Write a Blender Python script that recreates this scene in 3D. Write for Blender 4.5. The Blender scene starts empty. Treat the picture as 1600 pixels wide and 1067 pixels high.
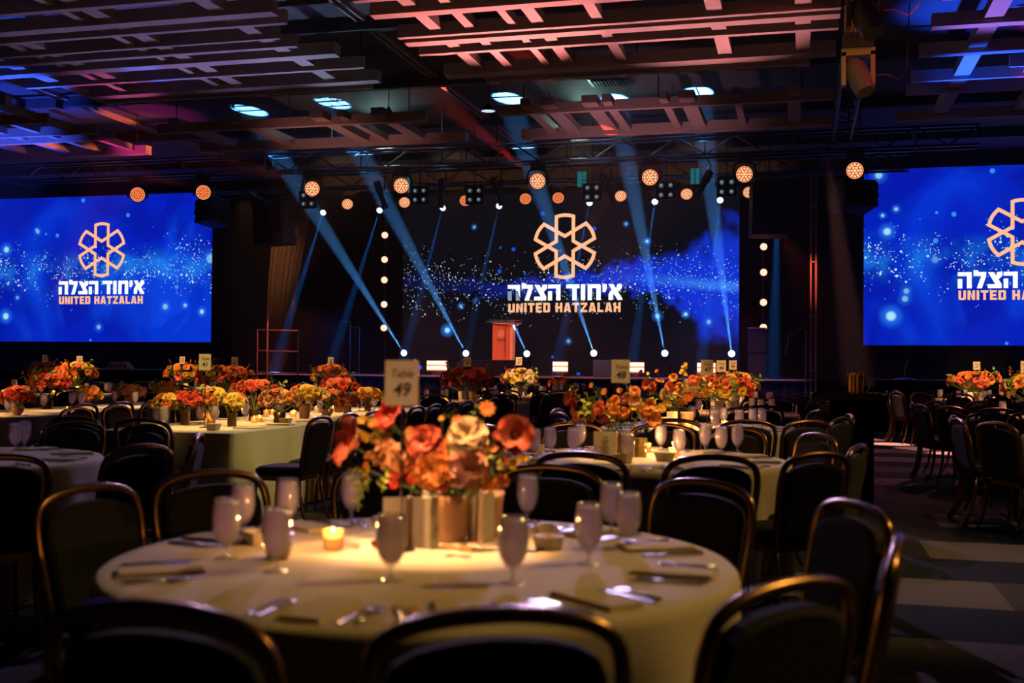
import bpy, math, random
import numpy as np
from mathutils import Vector, Matrix
S = bpy.context.scene
COL = S.collection
random.seed(7)
# ------------------------------------------------------------------ camera
H = 1.333
YAW, PIT, ROL = math.radians(14.55), math.atan(33.5/1750), math.radians(.48)
CF = Vector((-math.sin(YAW)*math.cos(PIT), math.cos(YAW)*math.cos(PIT), math.sin(PIT)))
_r0 = Vector((math.cos(YAW), math.sin(YAW), 0)); _u0 = _r0.cross(CF)
CR = _r0*math.cos(ROL)+_u0*math.sin(ROL); CU = CR.cross(CF)
cd = bpy.data.cameras.new('camera'); cam = bpy.data.objects.new('camera', cd); COL.objects.link(cam)
cam.matrix_world = Matrix(((CR.x, CU.x, -CF.x, 0), (CR.y, CU.y, -CF.y, 0), (CR.z, CU.z, -CF.z, H), (0, 0, 0, 1)))
cd.sensor_width = 36; cd.lens = 1750/1600*36; cd.clip_end = 200; cd.clip_start = .05
cd.dof.use_dof = True; cd.dof.focus_distance = 17; cd.dof.aperture_fstop = 2.3
S.camera = cam
def ray(x, y): return CF + CR*((x-800)/1750) - CU*((y-533.5)/1750)
def atz(x, y, z): d = ray(x, y); t = (z-H)/d.z; return Vector((d.x*t, d.y*t, z))
def aty(x, y, Y): d = ray(x, y); t = Y/d.y; return Vector((d.x*t, Y, H+d.z*t))
# ------------------------------------------------------------------ world, exposure
W = bpy.data.worlds.new('world'); S.world = W; W.use_nodes = True
W.node_tree.nodes['Background'].inputs[0].default_value = (.35, .4, .6, 1)
W.node_tree.nodes['Background'].inputs[1].default_value = .0012
S.view_settings.view_transform = 'Standard'; S.view_settings.look = 'None'
S.view_settings.exposure = 0.0; S.view_settings.gamma = 1; S.view_settings.use_curve_mapping = False
cy = S.cycles
cy.max_bounces = 6; cy.diffuse_bounces = 2; cy.glossy_bounces = 3; cy.transmission_bounces = 5
cy.transparent_max_bounces = 16; cy.volume_bounces = 0; cy.caustics_reflective = False; cy.caustics_refractive = False
cy.sample_clamp_indirect = 2.0; cy.use_denoising = True; cy.use_light_tree = True
try: cy.denoiser = 'OPENIMAGEDENOISE'
except Exception: pass
# ------------------------------------------------------------------ lamps
def spot(loc, tgt, col, power, angle, blend=.5, rad=.05):  # shared by real fixtures and by added spots without a fixture
    l = bpy.data.lights.new('lamp_or_added_spot', 'SPOT'); l.color = col; l.energy = power
    l.spot_size = math.radians(angle); l.spot_blend = blend; l.shadow_soft_size = rad
    o = bpy.data.objects.new('lamp_or_added_spot', l); COL.objects.link(o)
    o.location = loc; o.rotation_euler = (Vector(tgt)-Vector(loc)).to_track_quat('-Z', 'Y').to_euler()
    return o
def point(loc, col, power, rad=.02):
    l = bpy.data.lights.new('candle_light', 'POINT'); l.color = col; l.energy = power; l.shadow_soft_size = rad
    o = bpy.data.objects.new('candle_light', l); COL.objects.link(o); o.location = loc
BLUE = (.06, .42, 1); CORAL = (1, .2, .17)
FLOOR_BEAMS = [((x, 33.5, z), tuple(atz(px, py, 7.28))) for x, z, px, py in ((-12.23, 1.62, 392, 175), (-10.18, 1.62, 522, 163), (-8.22, 1.62, 640, 143), (-6.13, 1.65, 795, 156), (-3.98, 1.66, 962, 158), (-2.02, 1.66, 1092, 147))]
TOP_BEAMS = [((-14.83, 33, 6.08), (-14.88, 30, 1.41)), ((-12.91, 33, 6.1), (-13.13, 30, 1.42)), ((-10.82, 33, 6.12), (-10.97, 30, 1.43)),
             ((-9.01, 33, 6.13), (-9.17, 30, 1.45)), ((-6.20, 33, 6.15), (-6.51, 30, 1.29)), ((-4.24, 33, 6.13), (-4.44, 30, 1.31)), ((-2.34, 33, 6.12), (-2.59, 30, 1.32))]
def ahead(a, b, d=.07): a = Vector(a); return a+(Vector(b)-a).normalized()*d
for a, b in FLOOR_BEAMS: spot(ahead(a, b), b, (.09, .38, 1), 340000, 3.7, .5, .015)
for i, (a, b) in enumerate(TOP_BEAMS): spot(ahead(a, b), b, (.01, .24, 1), [90000, 80000, 70000, 60000, 80000, 100000, 100000][i], 4.0, .6, .015)
spot((-.7, 33, 6.2), (-.75, 30, 1.2), (.01, .24, 1), 90000, 4.5, .6, .05)
# colour washes thrown up onto the ceiling clouds by added unseen spots above the tables
spot((-4.8, 20.2, 2.3), (-4.6, 16.2, 6.3), (1, .27, .25), 5000, 42, .9, .1)
spot((-2.2, 20.2, 2.3), (-1.4, 16.6, 6.3), (1, .32, .33), 2000, 50, .9, .1)
spot((-3.4, 20.3, 2.3), (-3.4, 22.9, 6.3), (.9, .33, .40), 520, 60, .9, .1)
spot((-10.2, 20.3, 2.3), (-10.0, 22.9, 6.3), (.85, .30, .25), 460, 50, .9, .1)
spot((-10.2, 20.2, 2.3), (-9.8, 15.6, 6.3), (.36, .25, .62), 1100, 60, .9, .1)
spot((-8.2, 20.2, 2.3), (-7.9, 17.6, 6.3), (.28, .36, .55), 900, 34, .9, .1)
spot((-12.8, 20.2, 2.3), (-12.2, 17.9, 6.3), (1, .15, .55), 650, 24, .9, .1)
spot((-14.4, 20.2, 2.3), (-13.9, 17.2, 6.3), (.04, .12, 1), 3600, 26, .7, .1)
spot((-11.6, 20.2, 2.3), (-11.0, 17.2, 6.3), (.04, .12, 1), 1300, 13, .7, .1)
spot((-17.2, 20.2, 2.3), (-17.4, 21.6, 6.3), (.05, .1, 1), 3000, 44, .8, .1)
spot((-15.4, 20.3, 2.3), (-15.3, 23.2, 6.3), (1, .05, .35), 1500, 24, .8, .1)
spot((2.7, 20.3, 2.3), (2.9, 19.9, 6.3), (.02, .09, 1), 4600, 36, .8, .1)
spot((2.9, 20.3, 2.3), (2.8, 16.6, 6.3), (.33, .16, .9), 2300, 30, .8, .1)
spot((4.4, 20.3, 2.3), (4.3, 20.4, 6.3), (.6, .06, .7), 2600, 26, .8, .1)
spot((-5, 25.6, 6.9), (-4.2, 24.1, 6.45), (.45, .85, .75), 100, 120, .9, .2)  # added mint spots near the truss in place of cyan beam spill
spot((-10, 25.6, 6.9), (-9.6, 24.1, 6.45), (.45, .75, .7), 80, 120, .9, .2)
# lectern, stage lip, red haze shafts from the wash heads, added spots
spot((-4, 24.6, 5.3), (-8.6, 32, 1.9), (1, .24, .12), 3900, 9, .5, .1)
for x in (-14, -10, -6, -2): spot((x, 29.0, 3.2), (x, 30.0, .97), (1, .25, .18), 170, 110, .8, .1)
for x in (-12, -2.5): spot((x, 27.0, 2.6), (x, 30, .45), (.02, .16, 1), 130, 100, .9, .1)  # added unseen blue spots to tint the stage skirt
spot((-13.6, 27.6, 3.2), (-15, 29.9, 1.8), (1, .16, .12), 200, 34, .9, .1)  # added unseen red spot to brighten the left handrail
spot((-6.1, 25.0, 5.7), (-8.6, 21.5, 7.9), (1, .05, .03), 15000, 11, .7, .05)
spot((-14.8, 25.0, 5.7), (-18, 22, 6.2), (1, .16, .04), 1300, 24, 1, .05)
spot((-11.9, 25.0, 5.7), (-16, 24, 6.9), (1, .18, .05), 1300, 24, 1, .05)
spot((-3.5, 25.0, 5.7), (-4.2, 23.5, 6.4), (1, .05, .02), 1200, 14, .8, .05)
for x, y in ((1.1, 21.2), (1.45, 20.2), (1.85, 19.3), (2.3, 18.3)): spot((.3, 20.4, 5.9), (x, y, 0), (1, .36, .28), 13000, 8, .5, .04)  # added unseen spots, overlapped to shape the bright floor streak
spot((2.6, 20.2, 5.6), (2.2, 16.0, 0), (1, .32, .34), 420, 70, .9, .2)
spot((2.5, 8, 6.1), (1.6, 8.5, 0), (1, .72, .5), 170, 60, .9, .2)  # added unseen warm spot to lift the aisle carpet
spot((-16.4, 30.5, 6.2), (-17.2, 33.4, 4.8), (1, .5, .22), 160, 60, .9, .1)
spot((-.6, 27, 4.5), (.2, 29.8, 3.5), (1, .16, .06), 500, 26, .9, .1)
for x in (-13, -9.5, -6, -2.6): spot((x, 28.6, 6.0), (x, 32.4, 7.0), (1, .5, .26), 130, 70, .9, .2)
# ------------------------------------------------------------------ materials
MATS = {}
def lin(c): return tuple(((v/255)/12.92 if v/255 <= .04045 else ((v/255+.055)/1.055)**2.4) for v in c)
def mat(name, col=(.5, .5, .5), rough=.6, metal=0, emit=None, es=1.0, spec=.5, coat=0, noise=0, nscale=40, sheen=0):
    if name in MATS: return MATS[name]
    m = bpy.data.materials.new(name); m.use_nodes = True; nt = m.node_tree; b = nt.nodes['Principled BSDF']
    b.inputs['Base Color'].default_value = (*col, 1); b.inputs['Roughness'].default_value = rough
    b.inputs['Metallic'].default_value = metal; b.inputs['Specular IOR Level'].default_value = spec
    b.inputs['Coat Weight'].default_value = coat; b.inputs['Sheen Weight'].default_value = sheen
    if emit:
        b.inputs['Emission Color'].default_value = (*emit, 1); b.inputs['Emission Strength'].default_value = es
    if noise:
        n = nt.nodes.new('ShaderNodeTexNoise'); n.inputs['Scale'].default_value = nscale; n.inputs['Detail'].default_value = 3
        tc = nt.nodes.new('ShaderNodeTexCoord'); nt.links.new(tc.outputs['Object'], n.inputs['Vector'])
        mx = nt.nodes.new('ShaderNodeMix'); mx.data_type = 'RGBA'
        mx.inputs[6].default_value = (*[c*(1-noise) for c in col], 1); mx.inputs[7].default_value = (*[min(1, c*(1+noise)) for c in col], 1)
        nt.links.new(n.outputs['Fac'], mx.inputs[0]); nt.links.new(mx.outputs[2], b.inputs['Base Color'])
        bp = nt.nodes.new('ShaderNodeBump'); bp.inputs['Strength'].default_value = .15; bp.inputs['Distance'].default_value = .01
        nt.links.new(n.outputs['Fac'], bp.inputs['Height']); nt.links.new(bp.outputs['Normal'], b.inputs['Normal'])
    MATS[name] = m; return m
M_black = mat('black_paint', (.012, .012, .014), .5)
M_blackfab = mat('black_drape', (.006, .006, .007), .95, spec=.1, noise=.3)
M_metal = mat('dark_metal', (.12, .13, .15), .35, .8)
M_truss = mat('truss_metal', (.22, .23, .26), .32, .9)
M_frame = mat('chair_frame', (.30, .165, .06), .27, .9)
M_pad = mat('chair_fabric', (.020, .017, .013), .8, noise=.35, nscale=60, sheen=.05, spec=.2)
M_cloth = mat('ivory_cloth', (.72, .585, .43), .8, noise=.05, nscale=90, sheen=.2)
M_napkin = mat('napkin_cloth', (.72, .58, .38), .85, noise=.06, nscale=120)
M_steel = mat('steel', (.7, .7, .72), .26, 1)
M_ceil = mat('ceiling_paint', (.060, .075, .095), .8, noise=.2, nscale=3)
M_board = mat('ceiling_board', (.42, .37, .36), .7, noise=.08, nscale=6)
M_wall = mat('wall_paint', (.02, .014, .012), .8, noise=.2, nscale=2)
M_gold = mat('brass', (.65, .38, .12), .22, 1)
M_card = mat('card', (.80, .66, .50), .7, noise=.03)
M_ink = mat('ink', (.03, .022, .016), .8)
M_ceramic = mat('ceramic', (.62, .50, .33), .35, coat=.3)
M_peachvase = mat('peach_vase', (.75, .42, .24), .3, coat=.4)
M_whitevase = mat('white_vase', (.78, .70, .58), .4)
M_wax = mat('candle_wax', (.9, .7, .4), .5, emit=(1, .55, .16), es=.9)
M_flame = mat('candle_flame', (1, .8, .4), .5, emit=(1, .72, .32), es=7)
M_leaf = mat('leaf', (.10, .22, .03), .5, noise=.4, nscale=30)
M_lime = mat('lime_leaf', (.35, .42, .04), .5, noise=.3, nscale=30)
M_stem = mat('stem', (.10, .16, .04), .6)
FLW = {'coral': (.85, .13, .06), 'orange': (.90, .24, .02), 'yellow': (.92, .50, .05), 'peach': (.98, .42, .22), 'blush': (.96, .36, .24),
       'red': (.72, .045, .02), 'burgundy': (.28, .012, .012), 'cream': (.98, .56, .30)}
for k, v in FLW.items(): FLW[k] = mat(k+'_petal', v, .55, noise=.22, nscale=25, sheen=.2)
def glassy(name, tint, body, fac, rough):
    m = bpy.data.materials.new(name); m.use_nodes = True; nt = m.node_tree; nt.nodes.clear()
    out = nt.nodes.new('ShaderNodeOutputMaterial'); tr = nt.nodes.new('ShaderNodeBsdfTransparent'); tr.inputs[0].default_value = (*tint, 1)
    df = nt.nodes.new('ShaderNodeBsdfDiffuse'); df.inputs[0].default_value = (*body, 1)
    tl = nt.nodes.new('ShaderNodeBsdfTranslucent'); tl.inputs[0].default_value = (*body, 1)
    gl = nt.nodes.new('ShaderNodeBsdfGlossy'); gl.inputs['Roughness'].default_value = rough
    a = nt.nodes.new('ShaderNodeAddShader'); m1 = nt.nodes.new('ShaderNodeMixShader'); m2 = nt.nodes.new('ShaderNodeMixShader')
    fr = nt.nodes.new('ShaderNodeLayerWeight'); fr.inputs[0].default_value = .35
    mr = nt.nodes.new('ShaderNodeMapRange'); mr.inputs[3].default_value = .06; mr.inputs[4].default_value = .75
    nt.links.new(df.outputs[0], a.inputs[0]); nt.links.new(tl.outputs[0], a.inputs[1])
    m1.inputs[0].default_value = fac; nt.links.new(tr.outputs[0], m1.inputs[1]); nt.links.new(a.outputs[0], m1.inputs[2])
    nt.links.new(fr.outputs['Facing'], mr.inputs[0]); nt.links.new(mr.outputs[0], m2.inputs[0])
    nt.links.new(m1.outputs[0], m2.inputs[1]); nt.links.new(gl.outputs[0], m2.inputs[2]); nt.links.new(m2.outputs[0], out.inputs[0])
    return m
M_glass = glassy('clear_glass', (.95, .95, .97), (.6, .6, .62), .12, .05)
M_water = glassy('iced_water', (.85, .82, .85), (.86, .72, .78), .8, .12)  # lilac of the stage light put into the water colour
M_promptglass = glassy('prompter_glass', (.55, .62, .66), (.1, .1, .1), .05, .03)
# ------------------------------------------------------------------ mesh helpers
class MB:
    def __init__(s): s.v = []; s.f = []; s.m = []; s.mi = 0
    def add(s, vs, fs):
        b = len(s.v); s.v += [tuple(p) for p in vs]; s.f += [tuple(b+i for i in f) for f in fs]; s.m += [s.mi]*len(fs); return s
    def box(s, x0, x1, y0, y1, z0, z1):
        return s.add([(x0, y0, z0), (x1, y0, z0), (x1, y1, z0), (x0, y1, z0), (x0, y0, z1), (x1, y0, z1), (x1, y1, z1), (x0, y1, z1)],
                     [(3, 2, 1, 0), (4, 5, 6, 7), (0, 1, 5, 4), (1, 2, 6, 5), (2, 3, 7, 6), (3, 0, 4, 7)])
    def tube(s, pts, r, n=6, closed=False, cap=True):
        pts = [Vector(p) for p in pts]; N = len(pts); R = r if isinstance(r, (list, tuple)) else [r]*N; vs = []; up = None
        for i, p in enumerate(pts):
            a = pts[i-1] if (i > 0 or closed) else p; b = pts[(i+1) % N] if (i < N-1 or closed) else p
            t = (b-a).normalized()
            if up is None: up = Vector((0, 0, 1)) if abs(t.z) < .9 else Vector((0, 1, 0))
            x = up.cross(t).normalized(); y = t.cross(x); up = y
            for k in range(n):
                w = 2*math.pi*(k+.5)/n; vs.append(p+(x*math.cos(w)+y*math.sin(w))*R[i])
        fs = []
        for i in range(N if closed else N-1):
            for k in range(n):
                j = (i+1) % N; fs.append((i*n+k, i*n+(k+1) % n, j*n+(k+1) % n, j*n+k))
        if not closed and cap: fs += [tuple(range(n))[::-1], tuple(range((N-1)*n, N*n))]
        return s.add(vs, fs)
    def lathe(s, prof, n=16, c=(0, 0, 0)):
        vs = []; fs = []
        for r, z in prof:
            for k in range(n):
                w = 2*math.pi*k/n; vs.append((c[0]+r*math.cos(w), c[1]+r*math.sin(w), c[2]+z))
        for i in range(len(prof)-1):
            for k in range(n): fs.append((i*n+k, i*n+(k+1) % n, (i+1)*n+(k+1) % n, (i+1)*n+k))
        return s.add(vs, fs)
    def poly(s, pts, y0, y1):      # polygon in XZ, extruded along Y
        n = len(pts); vs = [(x, y0, z) for x, z in pts]+[(x, y1, z) for x, z in pts]
        return s.add(vs, [tuple(range(n)), tuple(range(n, 2*n))[::-1]]+[(i, i+n, (i+1) % n+n, (i+1) % n) for i in range(n)])
    def grid(s, g):
        h, w = len(g), len(g[0]); return s.add([p for r in g for p in r], [(i*w+j, i*w+j+1, (i+1)*w+j+1, (i+1)*w+j) for i in range(h-1) for j in range(w-1)])
    def xf(s, M, start=0):
        for i in range(start, len(s.v)): s.v[i] = tuple(M @ Vector(s.v[i]))
        return s
    def mesh(s, name, mats, smooth=False, bevel=0):
        me = bpy.data.meshes.new(name); me.from_pydata(s.v, [], s.f)
        for m in (mats if isinstance(mats, (list, tuple)) else [mats]): me.materials.append(m)
        if any(s.m): me.polygons.foreach_set('material_index', s.m)
        me.update()
        if smooth: me.polygons.foreach_set('use_smooth', [True]*len(me.polygons)); 
        if smooth == 'auto':
            try: me.set_sharp_from_angle(angle=math.radians(40))
            except Exception: pass
        return me
def inst(name, me, parent=None, loc=None, rot=None, scale=None, mats=None):
    o = bpy.data.objects.new(name, me); COL.objects.link(o)
    if parent is not None: o.parent = parent
    if loc is not None: o.location = loc
    if rot is not None: o.rotation_euler = rot
    if scale is not None: o.scale = (scale,)*3 if isinstance(scale, (int, float)) else scale
    if mats is not None: o.material_slots[0].link = 'OBJECT'; o.material_slots[0].material = mats
    return o
def tag(o, label=None, cat=None, group=None, kind=None):
    for k, v in (('label', label), ('category', cat), ('group', group), ('kind', kind)):
        if v: o[k] = v
    return o
def thing(name, loc, label=None, cat=None, rz=0, group=None, kind=None):
    o = bpy.data.objects.new(name, None); COL.objects.link(o); o.location = loc; o.rotation_euler = (0, 0, rz)
    o.empty_display_size = .1; return tag(o, label, cat, group, kind)
ORD = 'first second third fourth fifth sixth seventh eighth ninth tenth eleventh twelfth thirteenth fourteenth fifteenth sixteenth seventeenth eighteenth nineteenth twentieth'.split()
REG = {}
def reg(o, tkey, centre, phrase, cat, group, p=None):
    p = p or o.location; o['category'] = cat; o['group'] = group
    REG.setdefault((tkey, phrase), []).append((math.atan2(p[0]-centre[0], p[1]-centre[1]) % (2*math.pi), o))
def finish_labels():
    for (t, ph), L in REG.items():
        L.sort(key=lambda q: q[0])
        for i, (a, o) in enumerate(L):
            o['label'] = f'{ph} at {t}' if len(L) == 1 else f'{ph}, {ORD[min(i, 19)]} clockwise from the stage side of {t}'
def structure(name, mb, m, smooth=False, parent=None):
    o = inst(name, mb.mesh(name, m, smooth), parent)
    if parent is None: o['kind'] = 'structure'
    return o
# ------------------------------------------------------------------ room shell
XL, XR, YB, YF, ZC = -31.5, 15.5, 37.2, -7.0, 7.3
def carpet():
    m = bpy.data.materials.new('carpet'); m.use_nodes = True; nt = m.node_tree; b = nt.nodes['Principled BSDF']; L = nt.links
    tc = nt.nodes.new('ShaderNodeTexCoord'); sp = nt.nodes.new('ShaderNodeSeparateXYZ'); L.new(tc.outputs['Object'], sp.inputs[0])
    def math_(op, a, bb=None):
        n = nt.nodes.new('ShaderNodeMath'); n.operation = op
        for i, v in enumerate((a, bb)):
            if v is None: continue
            if hasattr(v, 'links'): L.new(v, n.inputs[i])
            else: n.inputs[i].default_value = v
        return n.outputs[0]
    row = math_('FLOOR', math_('DIVIDE', math_('SUBTRACT', sp.outputs[1], .1), .82))
    wn = nt.nodes.new('ShaderNodeTexWhiteNoise'); wn.noise_dimensions = '1D'; L.new(row, wn.inputs['W'])
    off = math_('MULTIPLY', wn.outputs['Value'], 7.0)
    cell = math_('FLOOR', math_('DIVIDE', math_('ADD', sp.outputs[0], off), 1.9))
    cb = nt.nodes.new('ShaderNodeCombineXYZ'); L.new(cell, cb.inputs[0]); L.new(row, cb.inputs[1])
    w2 = nt.nodes.new('ShaderNodeTexWhiteNoise'); w2.noise_dimensions = '2D'; L.new(cb.outputs[0], w2.inputs['Vector'])
    cr = nt.nodes.new('ShaderNodeValToRGB'); cr.color_ramp.interpolation = 'CONSTANT'; e = cr.color_ramp.elements
    e[0].position = 0; e[0].color = (.022, .028, .036, 1); e[1].position = .40; e[1].color = (.10, .085, .075, 1)
    for p, c in ((.48, (.045, .045, .05, 1)), (.58, (.22, .185, .155, 1)), (.82, (.14, .12, .105, 1)), (.92, (.28, .235, .2, 1))):
        q = e.new(p); q.color = c
    L.new(math_('ADD', math_('MULTIPLY', w2.outputs['Value'], .56), math_('MULTIPLY', math_('MODULO', math_('ADD', row, 101), 2), .44)), cr.inputs[0])
    no = nt.nodes.new('ShaderNodeTexNoise'); no.inputs['Scale'].default_value = 90; no.inputs['Detail'].default_value = 4; L.new(tc.outputs['Object'], no.inputs['Vector'])
    mx = nt.nodes.new('ShaderNodeMix'); mx.data_type = 'RGBA'; mx.blend_type = 'MULTIPLY'; mx.inputs[0].default_value = .7
    L.new(cr.outputs[0], mx.inputs[6]); L.new(no.outputs['Color'], mx.inputs[7]); L.new(mx.outputs[2], b.inputs['Base Color'])
    bp = nt.nodes.new('ShaderNodeBump'); bp.inputs['Distance'].default_value = .01; bp.inputs['Strength'].default_value = .4
    L.new(no.outputs['Fac'], bp.inputs['Height']); L.new(bp.outputs[0], b.inputs['Normal'])
    b.inputs['Roughness'].default_value = .95; b.inputs['Specular IOR Level'].default_value = .15
    return m
structure('floor', MB().box(XL, XR, YF, YB+.3, -.1, 0), carpet())
structure('ceiling', MB().box(XL, XR, YF, YB+.3, ZC, ZC+.15), M_ceil)
structure('wall_back', MB().box(XL, XR, YB, YB+.2, 0, ZC), M_wall)
structure('wall_left', MB().box(XL-.2, XL, YF, YB, 0, ZC), M_wall)
structure('wall_right', MB().box(XR, XR+.2, YF, YB, 0, ZC), M_wall)
structure('wall_front', MB().box(XL, XR, YF-.2, YF, 0, ZC), M_wall)
# ceiling clouds: deep cross boards with shallower boards running towards the stage between them
BZ, BH = 6.3, .20
def cloud(name, xboards, strips, label):
    """xboards: (x0,x1,y0,y1); strips: (x0,x1,y0,y1). Hung below the ceiling on rods."""
    x0 = min(b[0] for b in xboards); x1 = max(b[1] for b in xboards); yy = [b[2] for b in xboards]+[b[3] for b in xboards]
    cx, cy_ = (x0+x1)/2, (min(yy)+max(yy))/2
    t = thing(name, (cx, cy_, BZ), kind='structure'); t['label'] = label
    for a, b, c, d in xboards:
        inst('board', MB().box(a-cx, b-cx, c-cy_, d-cy_, 0, BH).mesh('board', M_board), t)
    for a, b, c, d in strips:
        inst('cross_board', MB().box(a-cx, b-cx, c-cy_, d-cy_, .07, BH+.02).mesh('cross_board', M_board), t)
    h = MB().tube([(0, 0, BH), (0, 0, ZC-BZ)], .012, 5).mesh('hanger_rod', M_black)
    for a in (x0+.6, (x0+x1)/2, x1-.6):
        for y in (min(yy)+.1, max(yy)-.1): inst('hanger_rod', h, t, (a-cx, y-cy_, 0))
def bays(xs, ys, y_ext=.35):
    return [(a, b, ys[0]-y_ext, ys[-1]+y_ext) for a, b in xs]
yB = [(13.2, 13.42), (14.3, 14.4), (14.94, 15.15), (16.08, 16.18), (16.37, 16.6), (17.04, 17.16), (18.36, 18.66), (18.96, 19.08)]
lB = [-6.03, -6.03, -6.03, -6.03, -6.03, -6.03, -6.03, -5.45]; rB = [.5]*7+[.1]
cloud('trim_1', [(lB[i], rB[i], *yB[i]) for i in range(8)],
      [(a, b, 12.8, 19.45) for a, b in ((-5.49, -5.30), (-4.93, -4.78), (-4.26, -4.14), (-3.90, -3.71), (-3.0, -2.84), (-1.34, -1.12), (-.12, .10))],
      'ceiling cloud of boards over the middle of the room')
yA = [(12.9, 13.1), (13.7, 13.82), (14.46, 14.68), (14.98, 15.08), (15.68, 15.76), (16.13, 16.25), (16.68, 16.92), (17.56, 17.66), (18.42, 18.66), (18.93, 19.03)]
lA = [-14]*7+[-13.84, -13.13, -13.15]; rA = [-7.33, -7.33, -7.33, -7.37, -7.83, -7.75, -7.33, -7.2, -7.29, -7.6]
cloud('trim_2', [(lA[i], rA[i], *yA[i]) for i in range(10)],
      [(a, b, 12.8, 19.4) for a, b in ((-13.34, -13.06), (-12.42, -12.27), (-10.47, -10.34), (-10.12, -9.87), (-8.3, -8.06))]+[(-12.14, -11.9, 14.5, 17.8)],
      'ceiling cloud of boards towards the left wall')
cloud('trim_3', [(-5.95, .55, 21.58, 21.72), (-6.03, .57, 23.9, 24.16)],
      [(a, b, 21.2, 24.0) for a, b in ((-5.38, -5.19), (-4.98, -4.70), (-4.16, -3.86), (-3.76, -3.58), (-2.66, -2.51), (-2.29, -2.0), (-1.29, -1.16), (-.3, -.06))],
      'ceiling cloud above the lighting truss in the middle')
cloud('trim_4', [(-13.7, -7.5, 21.7, 21.85), (-13.9, -7.3, 23.85, 24.1)],
      [(a, b, 21.3, 24.0) for a, b in ((-13.2, -12.95), (-11.75, -11.45), (-9.9, -9.6), (-9.3, -9.15), (-8.55, -8.28))],
      'ceiling cloud above the lighting truss on the left')
cloud('trim_5', [(1.82, 8.3, 15.9, 16.1), (1.82, 8.3, 17.3, 17.5), (1.8, 8.3, 18.86, 19.04), (1.82, 8.3, 20.6, 20.68), (1.82, 8.3, 21.58, 21.66), (1.83, 8.3, 23.8, 24.02), (3.3, 8.3, 19.9, 19.96)],
      [(2.52, 2.78, 15.4, 24), (3.62, 3.75, 18.6, 21.0), (4.0, 4.2, 19.2, 24), (5.4, 5.6, 15.5, 24)],
      'ceiling cloud of boards on the right')
cloud('trim_6', [(-21.5, -15.35, 20.2, 20.28), (-21.5, -15.05, 21.4, 21.5), (-21.5, -15.1, 22.1, 22.2), (-21.5, -15.3, 23.75, 24.0), (-21.5, -15.1, 18.6, 18.8)],
      [(a, b, 18.3, 24) for a, b in ((-20, -19.75), (-18.6, -18.45), (-17.5, -17.3), (-16.6, -16.45), (-15.75, -15.6))],
      'ceiling cloud of boards at the far left')
t = MB()
for x in (-7.5, -7.36): t.box(x-.02, x+.02, 2, 30, ZC-.08, ZC-.001)
structure('trim_7', t, M_board)['label'] = 'pair of ceiling rails between the clouds'
t = MB()
for x in (-16.35, -16.2): t.box(x-.03, x+.03, 2, 30, ZC-.08, ZC-.001)
structure('trim_8', t, M_board)['label'] = 'pair of ceiling rails at the far left'
for k, y in enumerate(range(14, 31, 4)):
    structure('trim_%d' % (9+k), MB().box(XL, XR, y, y+.18, ZC-.22, ZC-.001), M_ceil)
# pendant lamps and vent
for p_, lb in (((-8.81, 23, 6.72), 'small bell-shaped pendant lamp left of the ceiling rails'), ((-6.54, 23, 6.72), 'small bell-shaped pendant lamp right of the ceiling rails')):
    t = thing('pendant_lamp', p_, lb, 'lamp')
    inst('cord', MB().tube([(0, 0, .12), (0, 0, ZC-p_[2])], .012, 5).mesh('cord', M_black), t)
    inst('lamp_shade', MB().lathe([(.03, .2), (.05, .14), (.14, .04), (.16, 0)], 16).mesh('shade', M_black, True), t)
    inst('diffuser', MB().lathe([(.15, .005), (.001, .0)], 16).mesh('diffuser', mat('lamp_diffuser', (.8, .8, .8), .5, emit=(.75, .9, 1), es=.9)), t)
t = thing('ceiling_vent', (-3.92, 23.2, ZC-.05), 'slotted air vent in the ceiling above the middle cloud', 'vent')
inst('frame', MB().box(-.45, .45, -.3, .3, 0, .05).mesh('frame', M_metal), t)
for i in range(12): inst('slat', bpy.data.meshes.get('vent_slat') or MB().box(-.02, .02, -.25, .25, -.03, 0).mesh('vent_slat', M_black), t, (-.38+i*.07, 0, 0))
# ------------------------------------------------------------------ trusses
def truss(name, a, b, h, d, bay, label, M_truss=M_truss):
    a = Vector(a); b = Vector(b); L = (b-a).length; t = thing(name, a, label, 'truss', math.atan2(b.y-a.y, b.x-a.x))
    ch = MB().tube([(0, 0, 0), (L, 0, 0)], .03, 8).mesh('chord', M_truss, True)
    for y in (0, d):
        for z in (0, h): inst('chord', ch, t, (0, y, z))
    n = int(L/bay); g = L/n
    br = MB().tube([(0, 0, 0), (g, 0, h)], .018, 5).mesh('brace', M_truss); br2 = MB().tube([(0, 0, h), (g, 0, 0)], .018, 5).mesh('brace', M_truss)
    bb = MB().tube([(0, 0, 0), (g, d, 0)], .018, 5).mesh('brace', M_truss)
    for i in range(n):
        inst('brace', br if i % 2 else br2, t, (i*g, 0, 0)); inst('brace', bb, t, (i*g, 0, 0))
    e = MB().tube([(0, 0, 0), (0, d, 0), (0, d, h), (0, 0, h)], .018, 5, closed=True).mesh('cross_frame', M_truss)
    for i in range(0, n+1, 4): inst('cross_frame', e, t, (i*g, 0, 0))
    hg = MB().tube([(0, d/2, h), (0, d/2, ZC-a.z+.02)], .015, 5).mesh('hanger_rod', M_black)
    for x in [L*.1, L*.35, L*.62, L*.9]: inst('hanger_rod', hg, t, (x, 0, 0))
    return t
truss('lighting_truss', (-20.5, 25.2, 6.02), (3.6, 25.2, 6.02), .42, .4, .62, 'nearest box truss crossing the whole room, carrying the large orange wash lights')
truss('lighting_truss', (-16, 27.5, 5.95), (2.4, 27.5, 5.95), .40, .4, .62, 'second box truss behind the first, above the stage front')
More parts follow.
